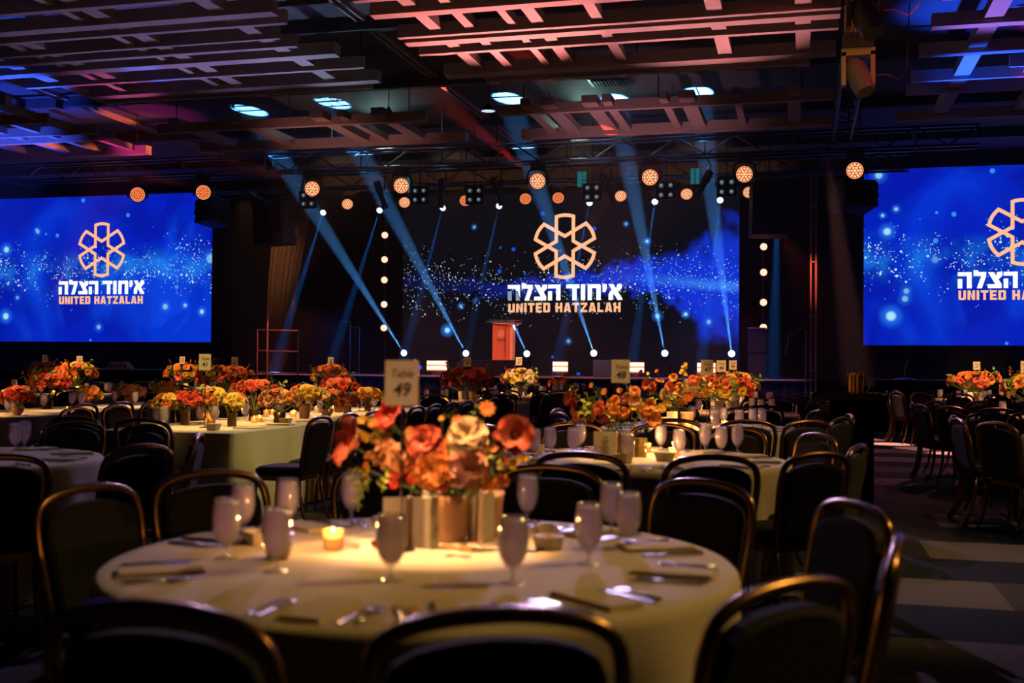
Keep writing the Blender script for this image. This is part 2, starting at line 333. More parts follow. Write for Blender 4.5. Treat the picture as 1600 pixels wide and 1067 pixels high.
truss('lighting_truss', (-15.6, 33.0, 6.78), (.4, 33.0, 6.78), .4, .4, .8, 'rear truss over the stage behind the valance')
truss('lighting_truss', (.62, 10.5, 6.15), (.62, 24.9, 6.15), .3, -.35, .6, 'dark truss running towards the stage between two ceiling clouds', M_black)
# ------------------------------------------------------------------ moving lights
def emat(name, c, s): return mat(name, (0, 0, 0), .5, emit=c, es=s)
E_ring = emat('wash_ring', (1, .36, .16), 1.25); E_dark = emat('wash_face', (1, .12, .03), .55); E_led = emat('wash_led', (1, .6, .3), 1.3); E_ledr = emat('wash_led_red', (1, .26, .08), 1.0)
E_beam = emat('beam_lens', (.75, .92, 1), 2.2); E_dim = emat('dim_lens', (.35, .55, .65), .5)
hd = MB().lathe([(.001, -.26), (.12, -.26), (.17, -.2), (.19, -.08), (.2, 0), (.185, .005), (.18, 0)], 24).mesh('wash_head', M_black, 'auto')
ring = MB().lathe([(.162, .004), (.178, .006)], 28).mesh('ring', E_ring); face = MB().lathe([(.001, .002), (.164, .002)], 28).mesh('face', E_dark)
def leds(m):
    b = MB()
    for r, n, s in ((0, 1, .03), (.065, 6, .026), (.125, 12, .026)):
        for k in range(n):
            w = 2*math.pi*k/n; b.lathe([(.001, .007), (s, .007)], 8, (r*math.cos(w), r*math.sin(w), 0))
    return b.mesh('leds', m)
leds_w, leds_r = leds(E_led), leds(E_ledr)
yoke = MB().tube([(-.235, 0, -.09), (-.24, 0, .1), (-.2, 0, .24), (0, 0, .28), (.2, 0, .24), (.24, 0, .1), (.235, 0, -.09)], .028, 6).mesh('yoke', M_black, 'auto')
base = MB().box(-.17, .17, -.13, .13, .28, .42).mesh('base', M_black)
clamp = MB().box(-.03, .03, -.03, .03, .42, .5).mesh('clamp', M_metal)
def moving(p, aim, label, kind, group, s=1.0, up=True, hang=0.0):
    """head centre at p, facing aim; up: hangs from above, else stands on the deck."""
    t = thing('moving_head_light', p, label, 'stage light', 0, group)
    aim = Vector(aim)-Vector(p); rz = math.atan2(aim.y, aim.x)-math.pi/2
    f = 1 if up else -1
    yk = inst('yoke', yoke, t, rot=(0 if up else math.pi, 0, rz), scale=s)
    inst('base', base, t, rot=(0 if up else math.pi, 0, rz), scale=s); inst('clamp', clamp, t, rot=(0 if up else math.pi, 0, rz), scale=s)
    if hang: inst('drop_rod' if up else 'floor_stand', MB().tube([(0, 0, .45*s), (0, 0, hang)], .02, 6).mesh('drop_rod', M_black) if up else MB().box(-.16, .16, -.16, .16, -hang, -.4*s).mesh('floor_stand', M_black), t)
    h = inst('head', hd, t, scale=s); h.rotation_euler = aim.to_track_quat('Z', 'Y').to_euler()
    if kind == 'beam':
        inst('lens', bpy.data.meshes.get('beamlens') or MB().lathe([(.001, .006), (.15, .006)], 20).mesh('beamlens', E_beam), h)
    elif kind == 'off':
        inst('lens', bpy.data.meshes.get('offlens') or MB().lathe([(.001, .006), (.15, .006)], 20).mesh('offlens', M_metal), h)
    else:
        inst('lens', face, h); inst('lens_ring', ring, h); inst('led_cluster', leds_w if kind == 'wash' else leds_r, h)
    return t
eye = Vector((0, 0, H))
FW = [(-16.45, 'at the far left over the left screen'), (-14.58, 'above the left corner speaker array'), (-11.62, 'left of the stage above four small lamps'), (-9.31, 'over the left third of the stage'),
      (-5.96, 'straight above the glowing emblem'), (-3.35, 'above the right half of the middle screen'), (-1.26, 'above the right tall speaker array'), (1.08, 'at the corner of the right screen')]
for i, (x, d) in enumerate(FW):
    p = Vector((x, 25.2, 5.55)); aim = eye+Vector((1.5 if i else -3, 0, 1.5)) if i > 2 else Vector((x*.55, 8, 3))
    moving(p, aim, f'large glowing orange wash light {d}', 'wash' if i > 1 else 'washr', 'large wash lights on the front truss')
for i, x in enumerate((-14.0, -12.08, -10.09, -8.18, -7.16, -5.26, -3.31, -1.52)):
    moving((x, 33, 6.33), (x*.5+3, 12, -6), f'small orange wash light, {ORD[i]} from the left in the row under the valance', 'washr' if i in (2, 3, 4) else 'wash', 'small wash lights over the stage', .95)
for i, (a, b) in enumerate(TOP_BEAMS):
    moving(a, Vector(b)+Vector((1.0, -5, 0)), f'hanging blue beam light, {ORD[i]} from the left above the stage', 'beam', 'hanging blue beam lights', .62, hang=6.8-a[2])
for i, (a, b) in enumerate(FLOOR_BEAMS):
    moving(a, Vector(b)+Vector((0, -18, -5)), f'blue-white beam light standing on the stage deck, {ORD[i]} from the left', 'beam', 'beam lights on the stage deck', .68, up=False, hang=a[2]-.96)
rod = MB().tube([(0, 0, .3), (0, 0, .62)], .02, 6).mesh('drop_rod', M_metal)
# blinders: four small lamps in a square
cell = MB().lathe([(.075, -.1), (.085, 0), (.078, .004)], 14).mesh('lamp_can', M_metal, 'auto'); cl = MB().lathe([(.001, .0), (.035, .004)], 10).mesh('lamp_glass', emat('blinder_glass', (.5, .62, .66), .35))  # faint pale glow put into the glass of the unlit lamps
cl2 = MB().lathe([(.035, -.02), (.075, .0)], 14).mesh('reflector', mat('blinder_reflector', (.25, .3, .33), .3, .9))
for i, (x, z) in enumerate(((-12.12, 5.42), (-9.14, 5.44), (-7.73, 5.40), (-4.83, 5.38), (-3.09, 5.38), (-1.7, 5.41))):
    t = thing('blinder_light', (x, 26, z), f'square cluster of four small unlit lamps, {ORD[i]} from the left', 'stage light', 0, 'four-lamp blinders under the truss')
    inst('housing', MB().box(-.22, .22, .02, .1, -.22, .22).mesh('housing', M_black), t)
    inst('bracket', MB().tube([(-.25, .06, 0), (-.25, .06, .3), (.25, .06, .3), (.25, .06, 0)], .015, 5).mesh('bracket', M_metal), t)
    inst('drop_rod', MB().tube([(0, .06, .25), (0, .06, ZC-z+.02)], .012, 6).mesh('drop_rod', M_black), t)
    for a in (-.11, .11):
        for b in (-.11, .11):
            c = inst('lamp_can', cell, t, (a, 0, b), (math.pi/2, 0, 0)); inst('reflector', cl2, c); inst('bulb', cl, c)
# long profile spotlights hanging off the truss
prof = MB().lathe([(.05, -.3), (.09, -.26), (.1, -.05), (.07, .02), (.06, .3), (.085, .34), (.085, .42)], 14).mesh('barrel', M_metal, 'auto')
for i, (x, ry) in enumerate(((-10.2, -.25), (-8.6, .15), (-7.2, -.3), (-4.5, -.35), (-2.2, .5), (-13.6, -1.1))):
    t = thing('profile_spotlight', (x, 26.1, 5.85), f'long dark profile spotlight hanging under the truss, {ORD[i]} counted rightwards' if i < 5 else 'long dark profile spotlight above the left tall speaker array', 'stage light', 0, 'profile spotlights')
    inst('barrel', prof, t, (0, 0, -.3), (math.pi+.3, ry, 0)); inst('bracket', MB().tube([(0, 0, ZC-5.85+.02), (0, 0, .3), (.13, 0, .1), (.1, 0, -.25)], .016, 5).mesh('bracket', M_black), t)
for i, (x, z) in enumerate(((-10.0, 6.0), (-5.35, 6.0), (-2.55, 5.98))):
    t = thing('power_box', (x, 27.43, z), f'slim teal-lit junction box on the truss, {ORD[i]} from the left', 'box', 0, 'teal-lit boxes on the truss')
    for dx in (-.06, .06): inst('panel', MB().box(dx-.045, dx+.045, -.05, .05, -.25, .12).mesh('panel', mat('teal_panel', (.05, .28, .3), .5, emit=(.03, .3, .33), es=.35)), t)
# big moving heads on the near truss at the top right
spot((-.6, 12.5, 5.3), (.75, 15.8, 5.4), (1, .8, .35), 60, 20, .8, .05)  # added unseen warm spot to light the near heads
spot((2.2, 14.2, 6.1), (.8, 15.2, 5.6), (1, .08, .05), 90, 50, .8, .05)
for i, (y, z, lb) in enumerate(((15.9, 5.35, 'large moving head with a brass-lit yoke hanging at the top right'), (14.2, 5.65, 'dark moving head hanging nearer than the brass-lit one, cut by the top of the picture'))):
    t = thing('moving_head_light', (.72, y, z), lb, 'stage light')
    inst('yoke', MB().box(-.22, -.16, -.09, .09, -.2, .25).box(.16, .22, -.09, .09, -.2, .25).box(-.22, .22, -.09, .09, .2, .3).mesh('yoke', mat('brass_yoke', (.5, .4, .16), .35, .6)), t)
    h = inst('head', MB().lathe([(.001, -.22), (.1, -.22), (.15, -.12), (.155, .1), (.13, .3), (.001, .3)], 20).mesh('head', mat('head_shell', (.2, .19, .15), .35, .3), 'auto'), t, (0, 0, -.05), (math.radians(160), math.radians(-20), 0))
    inst('base', MB().box(-.2, .2, -.16, .16, .3, .5).mesh('base', M_black), t)
    inst('clamp', MB().box(-.03, .03, -.03, .03, .5, 6.15-z+.01).mesh('clamp', M_metal), t)
    for k in range(7):
        a = random.uniform(-.15, .15); b = random.uniform(-.1, .1)
        inst('cable', MB().tube([(a, b, .35), (a+random.uniform(-.15, .15), b-.12, .6), (random.uniform(-.2, .2), -.1, .45), (random.uniform(-.2, .2), -.05, .9)], .012, 5).mesh('cable', mat('pale_cable', (.4, .36, .25), .5)), t)
for i, (dx, y, z0) in enumerate(((.5, 15.9, 5.3), (.55, 15.0, 5.9), (.3, 14.3, 6.0))):
    o = inst('cable', MB().tube([(.78, y, z0), (.95+dx*.3, y-.05, z0-.03), (.8+dx*.9, y, z0-.1), (.85+dx, y, z0+.02), (.9+dx, y+.2, 6.3)], .008, 6).mesh('cable', mat('red_lit_cable', (.35, .05, .03), .3), True))  # red light on the cables put into their colour
    tag(o, f'loose red-lit cable hanging at the top right, {("lowest", "middle one", "highest")[i]} of three', 'cable', 'red-lit loose cables')
# ------------------------------------------------------------------ loudspeakers
def array(x, y, z0, w, h, n, label, tilt=0, rz=0):
    t = thing('line_array_speaker', (x, y, z0+h), label, 'loudspeaker', rz); t.rotation_euler = (tilt, 0, rz)
    c = h/n
    for i in range(n):
        a = .05*i*i/n
        cb = inst('cabinet', MB().box(-w/2, w/2, -.05, .55, -c+.012, 0).mesh('cabinet', M_black), t, (0, a, -i*c), (-.03*i, 0, 0))
        for q in ((-w/2+.04, -w*.12), (w*.12, w/2-.04)): inst('grille', MB().box(q[0], q[1], -.07, -.05, -c+.04, -.03).mesh('grille', mat('grille', (.045, .05, .06), .45)), cb)
        inst('waveguide', MB().box(-w*.1, w*.1, -.06, -.04, -c+.03, -.02).mesh('guide', mat('waveguide', (.02, .022, .025), .4)), cb)
    inst('rigging_frame', MB().box(-w/2, w/2, 0, .5, .02, .07).tube([(-w*.35, .25, .05), (0, .25, .5)], .02, 5).tube([(w*.35, .25, .05), (0, .25, .5)], .02, 5).tube([(0, .25, .5), (0, .25, ZC-z0-h+.15)], .02, 5).mesh('rig', M_metal), t)
    sd = MB()
    for i in range(n*3): sd.box(w/2+.005, w/2+.03, .05+.12*(i % 2), .2+.12*(i % 2), -h+i*c/3+.02, -h+(i+1)*c/3-.03)
    inst('side_rigging', sd.mesh('side', mat('rig_side', (.18, .1, .12), .4, .4)), t)
array(-15.0, 29.5, 4.74, 1.1, 1.28, 4, 'tall hanging stack of black loudspeakers left of the stage beside the curtain', rz=-.3)
array(-.8, 29.5, 4.69, .95, 1.24, 4, 'tall hanging stack of black loudspeakers right of the stage', rz=.2)
array(-15.3, 26.5, 4.98, .85, .6, 3, 'short tilted loudspeaker stack against the left blue screen corner', -.15, -.6)
array(1.25, 26.5, 4.95, .85, .55, 3, 'short tilted loudspeaker stack against the right blue screen corner', -.15, .5)
# ------------------------------------------------------------------ screens
def lettering():
    """(mesh hebrew, mesh latin, mesh emblem) centred on x=0; hebrew/latin z measured from 0 up, width 3.84"""
    he = MB(); K = 3.84/955
    def P(pts): he.poly([((x-520)*K, (848-y)*K) for x, y in pts], -.004, .004)
    def hehe(o): P([(o, 718), (o+104, 718), (o+104, 848), (o+69, 848), (o+69, 750), (o, 750)]); P([(o, 772), (o+34, 772), (o+34, 848), (o, 848)])
    hehe(42); hehe(383)
    P([(160, 702), (196, 706), (196, 718), (254, 718), (254, 750), (222, 848), (184, 848), (218, 750), (160, 750)])
    P([(268, 720), (310, 720), (368, 815), (368, 848), (266, 848), (266, 816), (322, 816)]); P([(338, 718), (374, 718), (374, 750), (346, 778), (326, 748)])
    P([(535, 718), (644, 718), (644, 750), (622, 750), (622, 848), (586, 848), (586, 750), (535, 750)])
    P([(656, 718), (692, 718), (692, 848), (656, 848)])
    P([(712, 718), (812, 718), (820, 728), (820, 848), (784, 848), (784, 750), (748, 750), (748, 848), (712, 848)])
    P([(835, 718), (868, 718), (868, 758), (858, 782), (835, 782)])
    P([(882, 718), (922, 718), (997, 838), (997, 848), (958, 848)]); P([(957, 718), (992, 718), (992, 750), (965, 780), (944, 752)]); P([(884, 848), (884, 800), (905, 765), (925, 790), (916, 848)])
    la = MB(); G = {
        'U': [[(0, 1), (0, .15), (.12, 0), (.68, 0), (.8, .15), (.8, 1), (.52, 1), (.52, .22), (.28, .22), (.28, 1)]],
        'N': [[(0, 0), (0, 1), (.28, 1), (.28, 0)], [(.52, 0), (.52, 1), (.8, 1), (.8, 0)], [(.2, 1), (.3, 1), (.6, 0), (.5, 0)]],
        'I': [[(0, 0), (0, 1), (.28, 1), (.28, 0)]], 'T': [[(0, 1), (0, .76), (.8, .76), (.8, 1)], [(.26, 0), (.26, .8), (.54, .8), (.54, 0)]],
        'E': [[(0, 0), (0, 1), (.28, 1), (.28, 0)], [(.2, .78), (.2, 1), (.72, 1), (.72, .78)], [(.2, .39), (.2, .61), (.66, .61), (.66, .39)], [(.2, 0), (.2, .22), (.72, .22), (.72, 0)]],
        'D': [[(0, 0), (0, 1), (.28, 1), (.28, 0)], [(.2, .78), (.2, 1), (.7, 1), (.8, .9), (.8, .1), (.7, 0), (.2, 0), (.2, .22), (.52, .22), (.52, .78)]],
        'H': [[(0, 0), (0, 1), (.28, 1), (.28, 0)], [(.52, 0), (.52, 1), (.8, 1), (.8, 0)], [(.2, .38), (.2, .62), (.6, .62), (.6, .38)]],
        'A': [[(0, 0), (.24, 1), (.62, 1), (.86, 0), (.58, 0), (.43, .72), (.28, 0)], [(.2, .16), (.2, .36), (.66, .36), (.66, .16)]],
        'Z': [[(0, 1), (0, .77), (.48, .77), (0, .23), (0, 0), (.78, 0), (.78, .23), (.3, .23), (.78, .77), (.78, 1)]],
        'L': [[(0, 0), (0, 1), (.28, 1), (.28, .23), (.7, .23), (.7, 0)]]}
    wd = {'I': .28, 'E': .72, 'L': .7, 'A': .86, 'Z': .78, 'T': .8}
    s = 'UNITED HATZALAH'; tot = sum(.5 if c == ' ' else wd.get(c, .8)+.17 for c in s)-.17; k = 3.76/tot; x = -1.9; hh = .31
    for c in s:
        if c == ' ': x += .5*k; continue
        for pl in G[c]: la.poly([(x+px*k, pz*hh) for px, pz in pl], -.004, .004)
        x += (wd.get(c, .8)+.17)*k
    em = MB(); a = .285; w = .115
    for j in range(6):
        th = j*math.pi/3
        pts = [(0, 1.155), (1, 1.732), (1, 3.42), (.5, 3.55), (0, 3.6), (-.5, 3.55), (-1, 3.42), (-1, 1.732)]
        pts = [(x*a, z*a) for x, z in pts]; n = len(pts); inn = []; out = []
        for i in range(n):
            p0, p1, p2 = Vector(pts[i-1]), Vector(pts[i]), Vector(pts[(i+1) % n])
            n1 = Vector(((p1-p0).y, -(p1-p0).x)).normalized(); n2 = Vector(((p2-p1).y, -(p2-p1).x)).normalized(); mtr = (n1+n2).normalized(); s_ = w/2/max(.4, mtr.dot(n1))
            inn.append(p1-mtr*s_); out.append(p1+mtr*s_)
        c_, s_ = math.cos(th), math.sin(th)
        R_ = lambda p: (p[0]*c_-p[1]*s_, p[0]*s_+p[1]*c_)
        for i in range(n):
            q = [R_(inn[i]), R_(inn[(i+1) % n]), R_(out[(i+1) % n]), R_(out[i])]
            em.add([(p[0], -.004-j*.0004, p[1]) for p in q], [(0, 1, 2, 3), (3, 2, 1, 0)][1:])
    return he, la, em
E_white = emat('screen_white', (.9, .97, 1), 1.25); E_salmon = emat('screen_salmon', lin((255, 186, 138)), 1.15)
HE, LA, EM = lettering(); HE = HE.mesh('hebrew', E_white); LA = LA.mesh('latin', E_salmon); EM = EM.mesh('emblem', E_salmon)
def screen_mat(name, w, h, mode, glows):
    m = bpy.data.materials.new(name); m.use_nodes = True; nt = m.node_tree; nt.nodes.clear(); L = nt.links
    out = nt.nodes.new('ShaderNodeOutputMaterial'); em = nt.nodes.new('ShaderNodeEmission'); L.new(em.outputs[0], out.inputs[0])
    tc = nt.nodes.new('ShaderNodeTexCoord'); co = tc.outputs['Object']; sp = nt.nodes.new('ShaderNodeSeparateXYZ'); L.new(co, sp.inputs[0]); X, Z = sp.outputs[0], sp.outputs[2]
    def mt(op, *a, cl=False):
        n = nt.nodes.new('ShaderNodeMath'); n.operation = op; n.use_clamp = cl
        for i, v in enumerate(a):
            if hasattr(v, 'links'): L.new(v, n.inputs[i])
            else: n.inputs[i].default_value = v
        return n.outputs[0]
    def mr(v, a, b, c=0, d=1):
        n = nt.nodes.new('ShaderNodeMapRange'); n.interpolation_type = 'SMOOTHSTEP'
        L.new(v, n.inputs[0]); n.inputs[1].default_value = a; n.inputs[2].default_value = b; n.inputs[3].default_value = c; n.inputs[4].default_value = d; return n.outputs[0]
    def noise(sc, det=5, dist=0, offs=0):
        n = nt.nodes.new('ShaderNodeTexNoise'); n.inputs['Scale'].default_value = sc; n.inputs['Detail'].default_value = det; n.inputs['Distortion'].default_value = dist
        mp = nt.nodes.new('ShaderNodeMapping'); mp.inputs['Location'].default_value = (offs, 0, offs); L.new(co, mp.inputs[0]); L.new(mp.outputs[0], n.inputs['Vector']); return n.outputs['Fac']
    def stars(sc, r, keep):
        mp = nt.nodes.new('ShaderNodeMapping'); mp.inputs['Scale'].default_value = (1, 0, 1); L.new(co, mp.inputs[0])
        v = nt.nodes.new('ShaderNodeTexVoronoi'); v.inputs['Scale'].default_value = sc; L.new(mp.outputs[0], v.inputs['Vector'])
        s2 = nt.nodes.new('ShaderNodeSeparateColor'); L.new(v.outputs['Color'], s2.inputs[0])
        rad = mt('MULTIPLY', s2.outputs[1], r)
        on = mt('LESS_THAN', v.outputs['Distance'], rad); return mt('MULTIPLY', on, mt('LESS_THAN', s2.outputs[0], keep)), s2.outputs[2]
    def mixc(f, a, b, blend='MIX'):
        n = nt.nodes.new('ShaderNodeMix'); n.data_type = 'RGBA'; n.blend_type = blend
        for i, v in ((0, f), (6, a), (7, b)):
            if hasattr(v, 'links'): L.new(v, n.inputs[i])
            else: n.inputs[i].default_value = v if i == 0 else (*v, 1)
        return n.outputs[2]
    band = mt('ABSOLUTE', mt('SUBTRACT', Z, mt('MULTIPLY', mt('SINE', mt('MULTIPLY', X, .8)), .15)))
    if mode == 'blue':
        c = mixc(mr(noise(.28, 4, .8, 3), .42, .62), lin((4, 26, 176)), lin((10, 66, 224)))
        c = mixc(mt('MULTIPLY', mr(noise(.55, 5, 1.2, 9), .5, .56), .5), c, lin((2, 38, 205)))
        c = mixc(mt('MULTIPLY', mr(band, .9, 0), mr(noise(.9, 5, 0, 4), .4, .75)), c, lin((30, 130, 240)))
        b0 = mt('MULTIPLY', mr(band, 1.35, .1), mr(noise(.8, 3, 0, 1), .3, .6)); zoff = 0
    else:
        nb = noise(1.3, 10, .6, 2)
        right = mr(X, -1.5, 5.4)
        wid = mt('ADD', mt('MULTIPLY', right, .55), mt('MULTIPLY', mr(X, 2.9, 5.5), 1.5))
        env = mt('SUBTRACT', 1.0, mt('DIVIDE', band, mt('ADD', wid, .45)), cl=False)
        f = mr(mt('ADD', env, mt('MULTIPLY', mt('SUBTRACT', nb, .6), mr(X, 1, 4.5, 2.4, 1.1))), .0, .5)
        f = mt('MULTIPLY', f, mr(X, -4.5, 3.6, .05, 1))
        c = mixc(f, (.0035, .0035, .006), lin((16, 52, 214)))
        core = mt('MULTIPLY', mr(band, .28, 0), mr(X, 1.2, 5.5)); c = mixc(mt('MULTIPLY', core, .75), c, lin((60, 140, 255)))
        b0 = mt('MULTIPLY', mr(band, 1.45, .15), mr(noise(.8, 3, 0, 1), .25, .5))
    for sc, r, kp, f_ in (((7, .26, .5, 1), (13, .30, .55, 1), (22, .36, .5, .8)) if mode == 'blue' else ((7, .22, .3, 1), (13, .26, .4, .9), (22, .34, .45, .7))):
        s_, hue = stars(sc, r, kp)
        dens = mt('GREATER_THAN', b0, hue)
        c = mixc(mt('MULTIPLY', mt('MULTIPLY', s_, dens), f_), c, lin((200, 235, 255)))
    s_, hue = stars(2.2, .16, .35); c = mixc(mt('MULTIPLY', s_, .75), c, lin((20, 90, 245) if mode != 'blue' else (60, 160, 250)))
    for gx, gz, gr, st in glows:
        cb = nt.nodes.new('ShaderNodeVectorMath'); cb.operation = 'DISTANCE'; L.new(co, cb.inputs[0]); cb.inputs[1].default_value = (gx, -.03, gz)
        c = mixc(mt('MULTIPLY', mr(cb.outputs['Value'], gr*2.4, gr*.6), st*.65), c, lin((40, 130, 255)))
        c = mixc(mt('MULTIPLY', mr(cb.outputs['Value'], gr, gr*.45), st), c, lin((170, 235, 255)))
    L.new(c, em.inputs[0]); em.inputs[1].default_value = 1.0
    return m
def screen(cx, y, z0, w, h, m, ezo, lz, label, ky=1.0):
    t = thing('led_screen', (cx, y, z0+h/2), label, 'screen')
    inst('display', MB().add([(-w/2, -.03, -h/2), (w/2, -.03, -h/2), (w/2, -.03, h/2), (-w/2, -.03, h/2)], [(0, 1, 2, 3)]).mesh('display', m), t)
    inst('cabinet', MB().box(-w/2-.02, w/2+.02, -.02, .25, -h/2-.02, h/2+.02).mesh('cabinet', M_black), t)
    inst('emblem', EM, t, (0, -.045, ezo-z0-h/2), scale=ky)
    inst('hebrew_lettering', HE, t, (0, -.045, lz[0]-z0-h/2), scale=ky); inst('latin_lettering', LA, t, (0, -.045, lz[1]-z0-h/2), scale=ky)
    return t
def gl(lst, cx, cz, Y, z0): 
    o = []
    for x, y, r, s in lst:
        p = aty(x, y, Y); o.append((p.x-cx, p.z-cz, r, s))
    return o
gL = gl([(10, 495, .14, 1), (11, 391, .13, .9), (58, 360, .05, .8), (155, 512, .1, .5), (259, 480, .12, .6), (290, 478, .08, .7), (316, 488, .1, .8), (330, 405, .2, .5), (28, 466, .08, .4), (60, 363, .09, .5)], -22.85, 4.37, 33, 0)
gR = gl([(1392, 495, .17, 1), (1386, 363, .13, .9), (1373, 275, .13, .7), (1400, 328, .07, .7), (1379, 338, .06, .7), (1416, 456, .1, .5), (1414, 468, .11, .5), (1461, 407, .12, .3)], 5.78, 4.37, 33, 0)
gC = gl([(698, 516, .12, 1), (1026, 494, .1, .6), (1070, 491, .08, .9), (1106, 503, .09, .5), (719, 478, .07, .5), (887, 533, .07, .5), (740, 355, .06, .5), (977, 350, .06, .5), (1010, 377, .07, .8), (885, 437, .06, .5)], -7.6, 3.95, 36, 0)
screen(-22.85, 33, 1.93, 8.24, 4.92, screen_mat('led_left', 8.2, 4.9, 'blue', gL), 5.03, (3.53, 3.2), 'large blue projection screen with the salmon star emblem left of the stage', .855)
screen(5.78, 33, 1.92, 8.24, 4.94, screen_mat('led_right', 8.2, 4.9, 'blue', gR), 5.02, (3.49, 3.17), 'large blue screen cut off by the right edge of the picture', .855)
screen(-7.57, 36, .95, 11.24, 6.0, screen_mat('led_centre', 11.2, 6, 'dark', gC), 5.18, (3.40, 3.01), 'black starry screen behind the stage with the glowing star emblem', 1.0)
# ------------------------------------------------------------------ stage
t = thing('stage', (-7.75, 33.3, 0), 'black stage platform with a pale lit front edge', 'stage')
inst('deck', MB().box(-8.0, 8.0, -3.3, 3.4, .86, .96).mesh('deck', mat('stage_deck', (.02, .02, .022), .3)), t)
g = [[(-8+16*i/240, -3.24-.035*math.sin(i*1.7)-.02*math.sin(i*.63), z) for i in range(241)] for z in (.02, .86)]
inst('skirt', MB().grid(g).mesh('skirt', mat('stage_skirt', (.012, .016, .03), .9), True), t)
inst('edge_trim', MB().box(-8.02, 8.02, -3.34, -3.3, .925, .972).mesh('edge', mat('edge_trim', (.8, .6, .55), .35, .2)), t)  # pink of the stage lights put into the bright trim colour
t = thing('riser', (-8.95, 31.9, .96), 'low black riser carrying the lectern', 'riser')
inst('box', MB().box(-.8, .8, -.4, .5, 0, .44).mesh('box', M_black), t); inst('edge_trim', MB().box(-.81, .81, -.42, -.4, .43, .46).mesh('edge', M_metal), t)
# lectern
t = thing('lectern', (-8.57, 32.0, 1.42), 'orange-lit lectern with the star emblem and a clear sloping top', 'lectern')
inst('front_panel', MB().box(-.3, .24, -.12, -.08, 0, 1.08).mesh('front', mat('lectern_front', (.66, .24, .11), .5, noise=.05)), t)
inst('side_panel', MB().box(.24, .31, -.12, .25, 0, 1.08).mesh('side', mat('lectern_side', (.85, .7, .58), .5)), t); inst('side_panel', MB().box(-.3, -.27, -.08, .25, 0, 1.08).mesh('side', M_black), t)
inst('top', MB().add([(-.5, -.22, 1.1), (.5, -.22, 1.0), (.5, .3, 1.16), (-.5, .3, 1.2), (-.5, -.22, 1.12), (.5, -.22, 1.02), (.5, .3, 1.18), (-.5, .3, 1.22)], [(3, 2, 1, 0), (4, 5, 6, 7), (0, 1, 5, 4), (1, 2, 6, 5), (2, 3, 7, 6), (3, 0, 4, 7)]).mesh('top', mat('lectern_top', (.75, .6, .55), .15, coat=.5)), t)
inst('emblem', EM, t, (-.03, -.125, .78), scale=.1, mats=mat('print_white', (.9, .85, .8), .6))
inst('hebrew_lettering', HE, t, (-.03, -.125, .58), scale=.07, mats=M_ink); inst('latin_lettering', LA, t, (-.03, -.125, .54), scale=.07, mats=M_ink)
inst('microphone', MB().tube([(.2, 0, 1.1), (.25, -.05, 1.3), (.12, -.12, 1.45)], .012, 5).tube([(.12, -.12, 1.45), (.08, -.14, 1.49)], .025, 6).mesh('mic', M_black), t)
# teleprompters
for nm, pts, bx, lb in (('teleprompter', [(-9.45, 3.01), (-9.2, 3.39), (-8.93, 3.41), (-8.97, 3.28), (-9.13, 3.02)], -9.32, 'thin teleprompter with a tilted glass plate left of the lectern'),
                        ('teleprompter', [(-8.25, 3.4), (-7.9, 3.38), (-7.77, 3.02), (-8.15, 3.03)], -7.95, 'thin teleprompter whose glass plate overlaps the first Hebrew letter')):
    t = thing(nm, (bx, 31.0, .96), lb, 'teleprompter')
    inst('glass', MB().poly([(x-bx, z-.96) for x, z in pts], -.01, .01).mesh('glass', M_promptglass), t)
    inst('glass_frame', MB().tube([(x-bx, 0, z-.96) for x, z in pts], .012, 5, closed=True).mesh('frame', M_metal), t)
    inst('pole', MB().tube([(0, .02, 0), (0, .02, 2.1)], .014, 6).mesh('pole', M_black), t)
    inst('foot', MB().lathe([(.16, 0), (.15, .03), (.02, .05)], 14).mesh('foot', M_black), t)
# glowing floor strobes
E_str = emat('strobe_glow', (1, .2, .06), 2.2); E_str2 = emat('strobe_core', (1, .72, .5), 2.2)
for i, (x, w) in enumerate(((-10.5, .62), (-6.76, .44), (-4.55, .42), (-2.6, .5))):
    t = thing('strobe_light', (x, 31.6, .96), f'glowing orange strobe panel on the stage deck, {ORD[i]} from the left', 'stage light', 0, 'orange strobes on the deck')
    inst('housing', MB().box(-w/2-.02, w/2+.02, .02, .14, .08, .44).mesh('housing', M_black), t)
    for z in (.16, .31): inst('lamp_strip', MB().box(-w/2, w/2, -.0, .02, z, z+.1).mesh('strip', E_str2), t)
    inst('reflector', MB().box(-w/2, w/2, .01, .022, .13, .42).mesh('refl', E_str), t)
    inst('foot', MB().box(-w/4, w/4, .0, .2, 0, .08).mesh('foot', M_black), t)
    point((x, 31.4, 1.25), (1, .16, .05), 12, .1)
t = thing('lantern', (-11.05, 31.2, .96), 'small white lantern standing on the stage edge beside the strobe', 'lantern')
inst('base', MB().box(-.11, .11, -.11, .11, 0, .04).mesh('base', M_whitevase), t)
for a in (-.09, .09):
    for b in (-.09, .09): inst('post', MB().box(a-.015, a+.015, b-.015, b+.015, .04, .3).mesh('post', M_whitevase), t)
inst('roof', MB().lathe([(.15, .3), (.13, .34), (.06, .42), (.02, .46)], 4).mesh('roof', M_whitevase), t)
inst('ring', MB().tube([(.03*math.cos(w), 0, .49+.03*math.sin(w)) for w in np.linspace(0, 5.6, 8)], .006, 4, closed=True).mesh('ring', M_metal), t)
